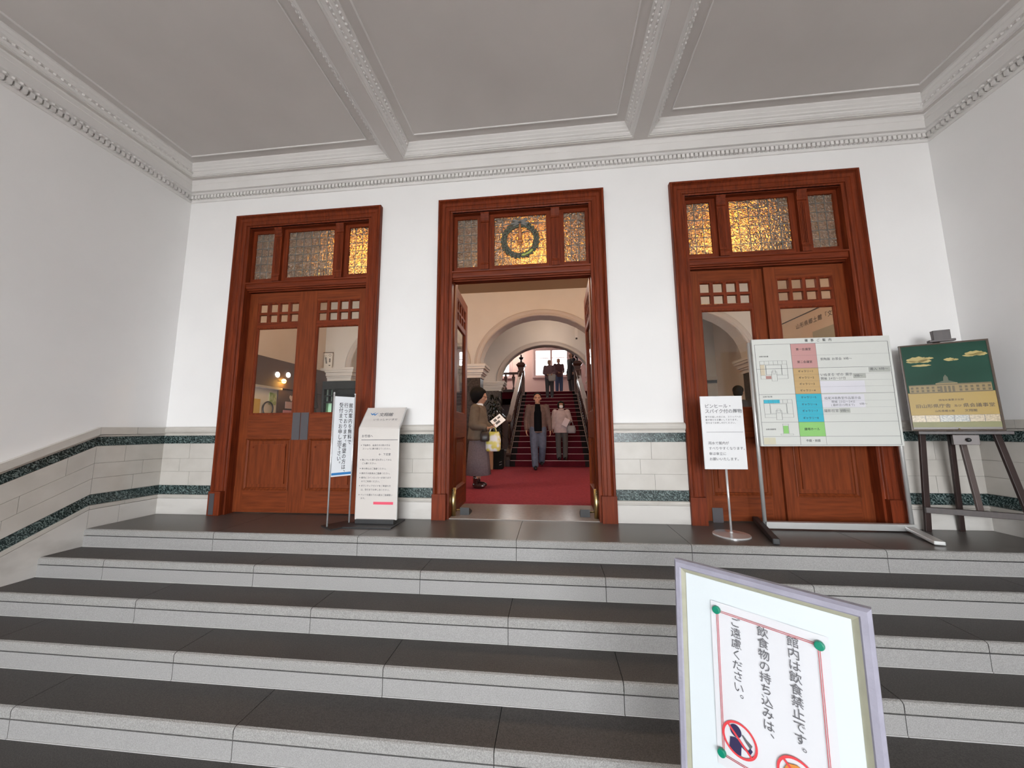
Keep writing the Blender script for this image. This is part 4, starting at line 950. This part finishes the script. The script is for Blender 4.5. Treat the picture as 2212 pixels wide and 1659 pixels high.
def face(q, rot, parent, s=1.0):
    for e in (-1, 1):
        MB().sph(q((e*.032, -.088, .006)), (.012*s, .006*s, .006*s), 8, 6, rot=rot).build('eye', eyem, parent, smooth=True)
        MB().sph(q((e*.033, -.094, .027)), (.018*s, .005*s, .004*s), 8, 6, rot=rot).build('eyebrow', hairb, parent, smooth=True)
    MB().sph(q((0, -.093, -.056)), (.021*s, .005*s, .006*s), 8, 6, rot=rot).build('mouth', lip, parent, smooth=True)
def body(J, mb, hands=True, curl=(.5, .5), palms=(None, None)):
    """skin body: torso, limbs, hands and feet in one closed set of shapes"""
    hipc = (Vector(J['hip'][0])+Vector(J['hip'][1]))/2; shc = (Vector(J['sh'][0])+Vector(J['sh'][1]))/2
    def at(f, rx, ry): p = hipc.lerp(shc, f); return (p.x, p.y, p.z, rx, ry)
    mb.loft([at(-.14, .10, .08), at(0, .15, .10), at(.3, .13, .095), at(.7, .155, .105), at(.95, .15, .085), at(1.06, .08, .06)])
    mb.limb([shc+Vector((0, .005, .0)), Vector(J['head'])+Vector((0, .012, -.06))], [.058, .050])
    for k, s in ((0, -1), (1, 1)):
        mb.limb([J['sh'][k], J['el'][k], J['wr'][k]], [.055, .042, .028]); mb.limb([J['hip'][k], J['kn'][k], J['an'][k]], [.085, .056, .040])
        a = Vector(J['an'][k]); mb.limb([a+Vector((0, .02, -.03)), a+J.get('toe', Vector((0, -.14, -.045)))], [.036, .028])
        if hands:
            d = Vector(J['hd'][k]) if 'hd' in J else Vector(J['wr'][k])-Vector(J['el'][k])
            hand(mb, J['wr'][k], d, s, curl[k], palms[k])
def stand(**kw):
    J = dict(hip=((-.09, 0, .90), (.09, 0, .90)), kn=((-.10, -.01, .48), (.10, -.01, .48)), an=((-.10, .02, .09), (.10, .02, .09)), sh=((-.18, 0, 1.38), (.18, 0, 1.38)), el=((-.235, .03, 1.11), (.235, .03, 1.11)), wr=((-.245, -.05, .87), (.245, -.05, .87)), head=(0, -.01, 1.58))
    J.update(kw); return J
def shoes(J, root, m, r=(.046, .12, .05)):
    for k in (0, 1):
        a = Vector(J['an'][k]); tv = J.get('toe', Vector((0, -.14, -.045)))
        s = MB(); c = a+Vector((tv.x*.4, tv.y*.42, 0)); c.z = a.z-.045
        ang = math.atan2(-tv.x, -tv.y) if (tv.x or tv.y) else 0
        rt_ = Euler((0, 0, math.atan2(tv.x, -tv.y))).to_matrix()
        s.sph(c, r, 14, 8, rot=rt_); s.sph(a+Vector((0, .01, -.03)), (.046, .052, .06), 12, 8); remesh(s, 'shoe', m, root, .012, 3)
def trousers(J, root, m, r=(.115, .085, .070), hz=.0):
    t = MB(); hipc = (Vector(J['hip'][0])+Vector(J['hip'][1]))/2
    t.loft([(hipc.x, hipc.y, hipc.z-.10, .15, .11), (hipc.x, hipc.y, hipc.z, .175, .125), (hipc.x, hipc.y, hipc.z+.12, .155, .115)])
    for k in (0, 1): t.limb([J['hip'][k], J['kn'][k], tuple(Vector(J['an'][k])+Vector((0, 0, .0)))], r)
    return remesh(t, 'trousers', m, root, .014, 4)

# reading woman in profile, facing right
w1 = empty('person', (-.865, 1.98, .012), (0, 0, R(82)), label='person in olive brown jacket and long mauve skirt reading a leaflet', cat='person', scale=.925)
J = stand(sh=((-.17, .01, 1.36), (.17, .01, 1.36)), el=((-.225, .02, 1.08), (.225, -.02, 1.08)), wr=((-.13, -.20, 1.02), (.12, -.20, 1.03)), head=(0, -.045, 1.57), hd=((.25, -1, .2), (-.25, -1, .25)), an=((-.09, .02, .09), (.09, .05, .09)))
b = MB(); body(J, b, curl=(.9, .9), palms=((0, .3, 1), (0, .3, 1))); q, rt_ = head(b, J['head'], 1.0, R(16)); bo = remesh(b, 'body', skin, w1, .0075, 4); face(q, rt_, w1)
hr = MB(); hr.sph((0, .025, 1.63), (.14, .145, .135), 20, 14); hr.sph((0, .055, 1.555), (.12, .09, .10), 16, 10); hr.sph((0, -.05, 1.665), (.10, .08, .055), 14, 8); remesh(hr, 'hair', hairb, w1, .014, 3)
jm = mat('olive_jacket', (.135, .100, .070), .8, .25, 12, .3, 30); 
jk = MB(); jk.loft([(0, .02, .80, .17, .135), (0, .015, .83, .215, .19), (0, .01, .95, .21, .18), (0, .01, 1.12, .195, .155), (0, .01, 1.28, .19, .135), (0, .01, 1.37, .17, .10), (0, .005, 1.43, .085, .075)])
for k in (0, 1): jk.limb([J['sh'][k], J['el'][k], tuple(Vector(J['wr'][k]).lerp(Vector(J['el'][k]), .22))], [.085, .088, .058])
remesh(jk, 'jacket', jm, w1, .013, 5)
MB().loft([(0, -.005, 1.40, .078, .070), (0, -.012, 1.455, .068, .064)]).build('collar', paper, w1, smooth=True)
st_ = MB().bar((-.08, .06, 1.44), (-.12, .02, 1.425), .03, .012).bar((-.10, -.075, 1.36), (-.10, .085, 1.38), .03, .01).build('bag_strap', dgrey, w1)
sk = MB(); n = 30; vs = []
for j, (z_, rx, ry) in enumerate(((.90, .17, .14), (.75, .19, .165), (.5, .205, .19), (.22, .225, .215))):
    for i in range(n): a_ = 2*pi*i/n; f_ = 1+.045*j/3*sin(9*a_); vs.append((rx*cos(a_)*f_, .01+ry*sin(a_)*f_, z_))
sk.add(vs, [(j*n+i, j*n+(i+1) % n, (j+1)*n+(i+1) % n, (j+1)*n+i) for j in range(3) for i in range(n)]+[tuple(range(n)), tuple(range(4*n-1, 3*n-1, -1))])
sk.build('skirt', mat('mauve_wool', (.15, .118, .128), .9, .2, 40, .3, 80), w1, smooth=True)
shoes(J, w1, mat('brown_gloss_boot', (.035, .012, .010), .2, coat=.5)); MB().limb([(-.09, .02, .24), (-.09, .02, .10)], [.05, .048]).build('boot_shaft', MATS['brown_gloss_boot'], w1, smooth=True); MB().limb([(.09, .05, .24), (.09, .05, .10)], [.05, .048]).build('boot_shaft', MATS['brown_gloss_boot'], w1, smooth=True)
gl = MB(); gl.tube([(.075, -.05, 1.58), (.06, -.13, 1.575), (-.06, -.13, 1.575), (-.075, -.05, 1.58)], .003, 6); gl.build('spectacles', dgrey, w1)
lt = empty('leaflet', (-.545, 1.93, 1.075), (R(-38), R(-38), R(18)), label='white printed leaflet held open by the reading woman', cat='leaflet')
MB().box(-.10, -.002, -.085, .10, .002, .085).build('sheet', paper, lt)
for x0, z0, x1, z1 in ((-.055, .012, -.005, .06), (-.06, -.05, .02, -.006), (.02, .02, .07, .05)): MB().box(x0, -.0032, z0, x1, -.0022, z1).build('printed_picture', inkg, lt)
def tote(name, loc, w, h, d, m, label, cat, rz=0, hm=None, hh=.10):
    b_ = empty(name, loc, (0, 0, rz), label=label, cat=cat)
    MB().loft([(0, 0, -h, w*.40, d*.5, .6), (0, 0, -h*.9, w*.48, d*.6, .6), (0, 0, -h*.4, w*.5, d*.6, .6), (0, 0, -.03, w*.42, d*.35, .6), (0, 0, 0, w*.38, d*.2, .6)], n=24).build('body', m, b_, smooth=True)
    for s in (-1, 1): MB().tube([(-w*.22, s*d*.2, -.01), (-w*.14, s*d*.12, hh*.8), (0, s*d*.05, hh), (w*.14, s*d*.12, hh*.8), (w*.22, s*d*.2, -.01)], .008, 6).build('handle', hm or m, b_, smooth=True)
    return b_
fl = mat('floral_plastic', (.60, .52, .10), .45, 0, 9, col2=(.66, .66, .68), detail=1.5, lo=.42, hi=.55)
tote('shopping_bag', (-.622, 1.93, .90), .25, .31, .13, fl, 'yellow and white floral carrier bag hanging from the reading woman', 'bag', 0, None, .07)
tote('handbag', (-.735, 1.80, .91), .15, .16, .09, mat('dark_leather', (.02, .014, .013), .4), 'small dark leather handbag on the reading woman’s arm', 'bag', R(10), None, .07)

# man walking towards the doors
m1 = empty('person', (-.01, 4.72, .012), (0, 0, R(4)), label='person in brown open jacket, black shirt and blue jeans walking towards the doors', cat='person', scale=1.045)
J = stand(kn=((-.09, -.06, .49), (.10, -.02, .50)), an=((-.07, -.10, .09), (.08, .16, .16)), el=((-.26, .04, 1.10), (.26, .02, 1.10)), wr=((-.26, -.05, .87), (.275, -.02, .86)), sh=((-.195, 0, 1.38), (.195, 0, 1.38)))
b = MB(); body(J, b); q, rt_ = head(b, J['head'], 1.02, R(4)); remesh(b, 'body', skin, m1, .0085, 4); face(q, rt_, m1)
hr = MB(); hr.sph((0, .022, 1.655), (.084, .090, .062), 16, 10); hr.sph((0, .075, 1.58), (.072, .04, .07), 12, 8)
for s in (-1, 1): hr.sph((s*.075, .03, 1.60), (.014, .05, .05), 10, 8)
remesh(hr, 'hair', hairb, m1, .012, 3)
jm = mat('brown_jacket', (.105, .060, .050), .8, .2, 20, .2, 60)
jk = MB(); jk.loft([(0, .01, .80, .205, .13), (0, .01, .95, .20, .13), (0, .01, 1.15, .20, .13), (0, .005, 1.30, .205, .125), (0, .005, 1.39, .18, .095), (0, .01, 1.44, .09, .07)])
for k in (0, 1): jk.limb([J['sh'][k], J['el'][k], tuple(Vector(J['wr'][k]).lerp(Vector(J['el'][k]), .08))], [.072, .058, .047])
remesh(jk, 'jacket', jm, m1, .013, 4)
sf = MB().loft([(0, -.085, .84, .092, .065), (0, -.085, 1.0, .095, .066), (0, -.082, 1.25, .092, .066), (0, -.05, 1.38, .080, .065), (0, -.01, 1.455, .062, .058)]); remesh(sf, 'shirt', mat('black_knit', (.004, .004, .005), .95, spec=.05), m1, .012, 3)
trousers(J, m1, mat('blue_jeans', (.075, .085, .125), .85, .3, 14), (.108, .085, .072)); shoes(J, m1, mat('black_shoe', (.012, .011, .012), .35))
MB().box(.06, -.01, .80, .17, .05, .84).build('belt_bag', dgrey, m1)

# masked woman on the first step
w2 = empty('person', (.56, 5.40, .164), (0, 0, R(8)), label='person in pale pink smock, face mask and grey trousers on the lowest stair', cat='person', scale=.87)
J = stand(el=((-.24, .02, 1.12), (.26, .03, 1.13)), wr=((-.27, -.06, .90), (.16, -.16, 1.10)), hd=((0, -.1, -1), (-.6, -.5, .3)), an=((-.085, .02, .09), (.085, -.02, .09)))
b = MB(); body(J, b); q, rt_ = head(b, J['head'], .98, 0, R(-6)); remesh(b, 'body', skin, w2, .0085, 4); face(q, rt_, w2)
MB().sph(q((0, -.085, -.045)), (.058, .034, .048), 14, 8).build('face_mask', mat('mask_white', (.66, .63, .66), .8), w2, smooth=True)
hr = MB(); hr.sph((0, .03, 1.615), (.098, .098, .095), 18, 12); hr.sph((0, .06, 1.55), (.095, .06, .09), 14, 8)
for s in (-1, 1): hr.sph((s*.085, -.01, 1.57), (.022, .05, .075), 10, 8)
hr.sph((0, -.065, 1.665), (.075, .035, .032), 12, 8); remesh(hr, 'hair', hairb, w2, .012, 3)
sm_ = mat('pale_pink_smock', (.46, .36, .36), .8, .12, 14, .25, 40)
jk = MB(); jk.loft([(0, 0, .78, .235, .155), (0, 0, .90, .225, .15), (0, 0, 1.15, .20, .135), (0, 0, 1.30, .19, .12), (0, .005, 1.39, .165, .09), (0, .005, 1.45, .08, .07)])
for k in (0, 1): jk.limb([J['sh'][k], J['el'][k], tuple(Vector(J['wr'][k]).lerp(Vector(J['el'][k]), .15))], [.085, .075, .062])
remesh(jk, 'smock', sm_, w2, .013, 4); MB().loft([(0, 0, 1.42, .088, .078), (0, -.005, 1.475, .078, .072)]).build('collar', sm_, w2, smooth=True)
trousers(J, w2, mat('grey_slacks', (.065, .060, .058), .85), (.105, .078, .070)); shoes(J, w2, MATS['black_shoe'])
le = MB().box(-.07, -.002, -.10, .07, .002, .10).build('leaflet', mat('pink_leaflet', (.58, .50, .54), .7), loc=(.665, 5.195, 1.10), rot=(0, R(28), R(10))); tag(le, 'pale pink folded leaflet held by the masked woman', 'leaflet')
tote('handbag', (.80, 5.27, 1.02), .22, .19, .11, mat('grey_leather', (.20, .19, .21), .5), 'grey handbag on the masked woman’s forearm', 'bag', 0, None, .10)

# people at the head of the stair
def far_person(loc, rz, sc, label, topm, legm, hairm, long=False, wrp=None, el=None):
    p = empty('person', loc, (0, 0, rz), label=label, cat='person', scale=sc)
    J = stand(**({'wr': wrp} if wrp else {})); 
    if el: J['el'] = el
    b = MB(); body(J, b); q, rt_ = head(b, J['head'], 1.0); remesh(b, 'body', skin, p, .012, 3); face(q, rt_, p)
    hr = MB(); hr.sph((0, .03, 1.62), (.088, .092, .085), 14, 10); hr.sph((0, .065, 1.56), (.08, .05, .07), 12, 8); remesh(hr, 'hair', hairm, p, .014, 2)
    z0 = .55 if long else .82
    jk = MB(); jk.loft([(0, 0, z0, .23 if long else .20, .16 if long else .14), (0, 0, 1.0, .205, .14), (0, 0, 1.25, .20, .13), (0, 0, 1.39, .175, .095), (0, .005, 1.45, .085, .07)])
    for k in (0, 1): jk.limb([J['sh'][k], J['el'][k], tuple(Vector(J['wr'][k]).lerp(Vector(J['el'][k]), .1))], [.082, .070, .055])
    remesh(jk, 'coat' if long else 'jumper', topm, p, .016, 3); trousers(J, p, legm); shoes(J, p, MATS['black_shoe']); return p
hg = mat('grey_hair', (.10, .085, .08), .7)
fr = ((-.12, -.20, 1.02), (.12, -.20, 1.02))
far_person((.27, 9.30, 2.058), R(5), .84, 'person in mauve jumper and dark trousers coming down the top stairs', mat('mauve_jumper', (.16, .09, .105), .85), mat('charcoal_trousers', (.05, .045, .05), .85), hg, wrp=fr)
cl_ = MB().loft([(0, 0, -.24, .10, .02), (0, 0, -.20, .13, .03), (0, 0, -.02, .14, .04), (0, 0, .02, .12, .03), (0, 0, .025, .08, .02)], n=14).build('folded_cloth', mat('grey_cloth', (.36, .34, .32), .9), loc=(.36, 9.12, 2.90), smooth=True); tag(cl_, 'pale grey cloth carried by the person on the top stairs', 'cloth')
far_person((.66, 11.25, 2.351), R(20), .92, 'person in dark red jumper and blue jeans standing in front of the landing window', mat('plum_jumper', (.12, .055, .065), .85), mat('light_jeans', (.08, .115, .22), .85), hg, wrp=fr)
far_person((1.16, 10.75, 2.351), R(-60), .99, 'person in long black coat turned aside beside the right newel', mat('black_coat', (.012, .010, .014), .85), mat('charcoal_trousers', (.05, .045, .05), .85), hairb, long=True)
far_person((3.47, 2.6, .012), R(150), .96, 'person in dark suit seen through the glass of the right door', mat('dark_suit', (.015, .013, .016), .8), mat('dark_suit_legs', (.015, .013, .016), .8), hairb)
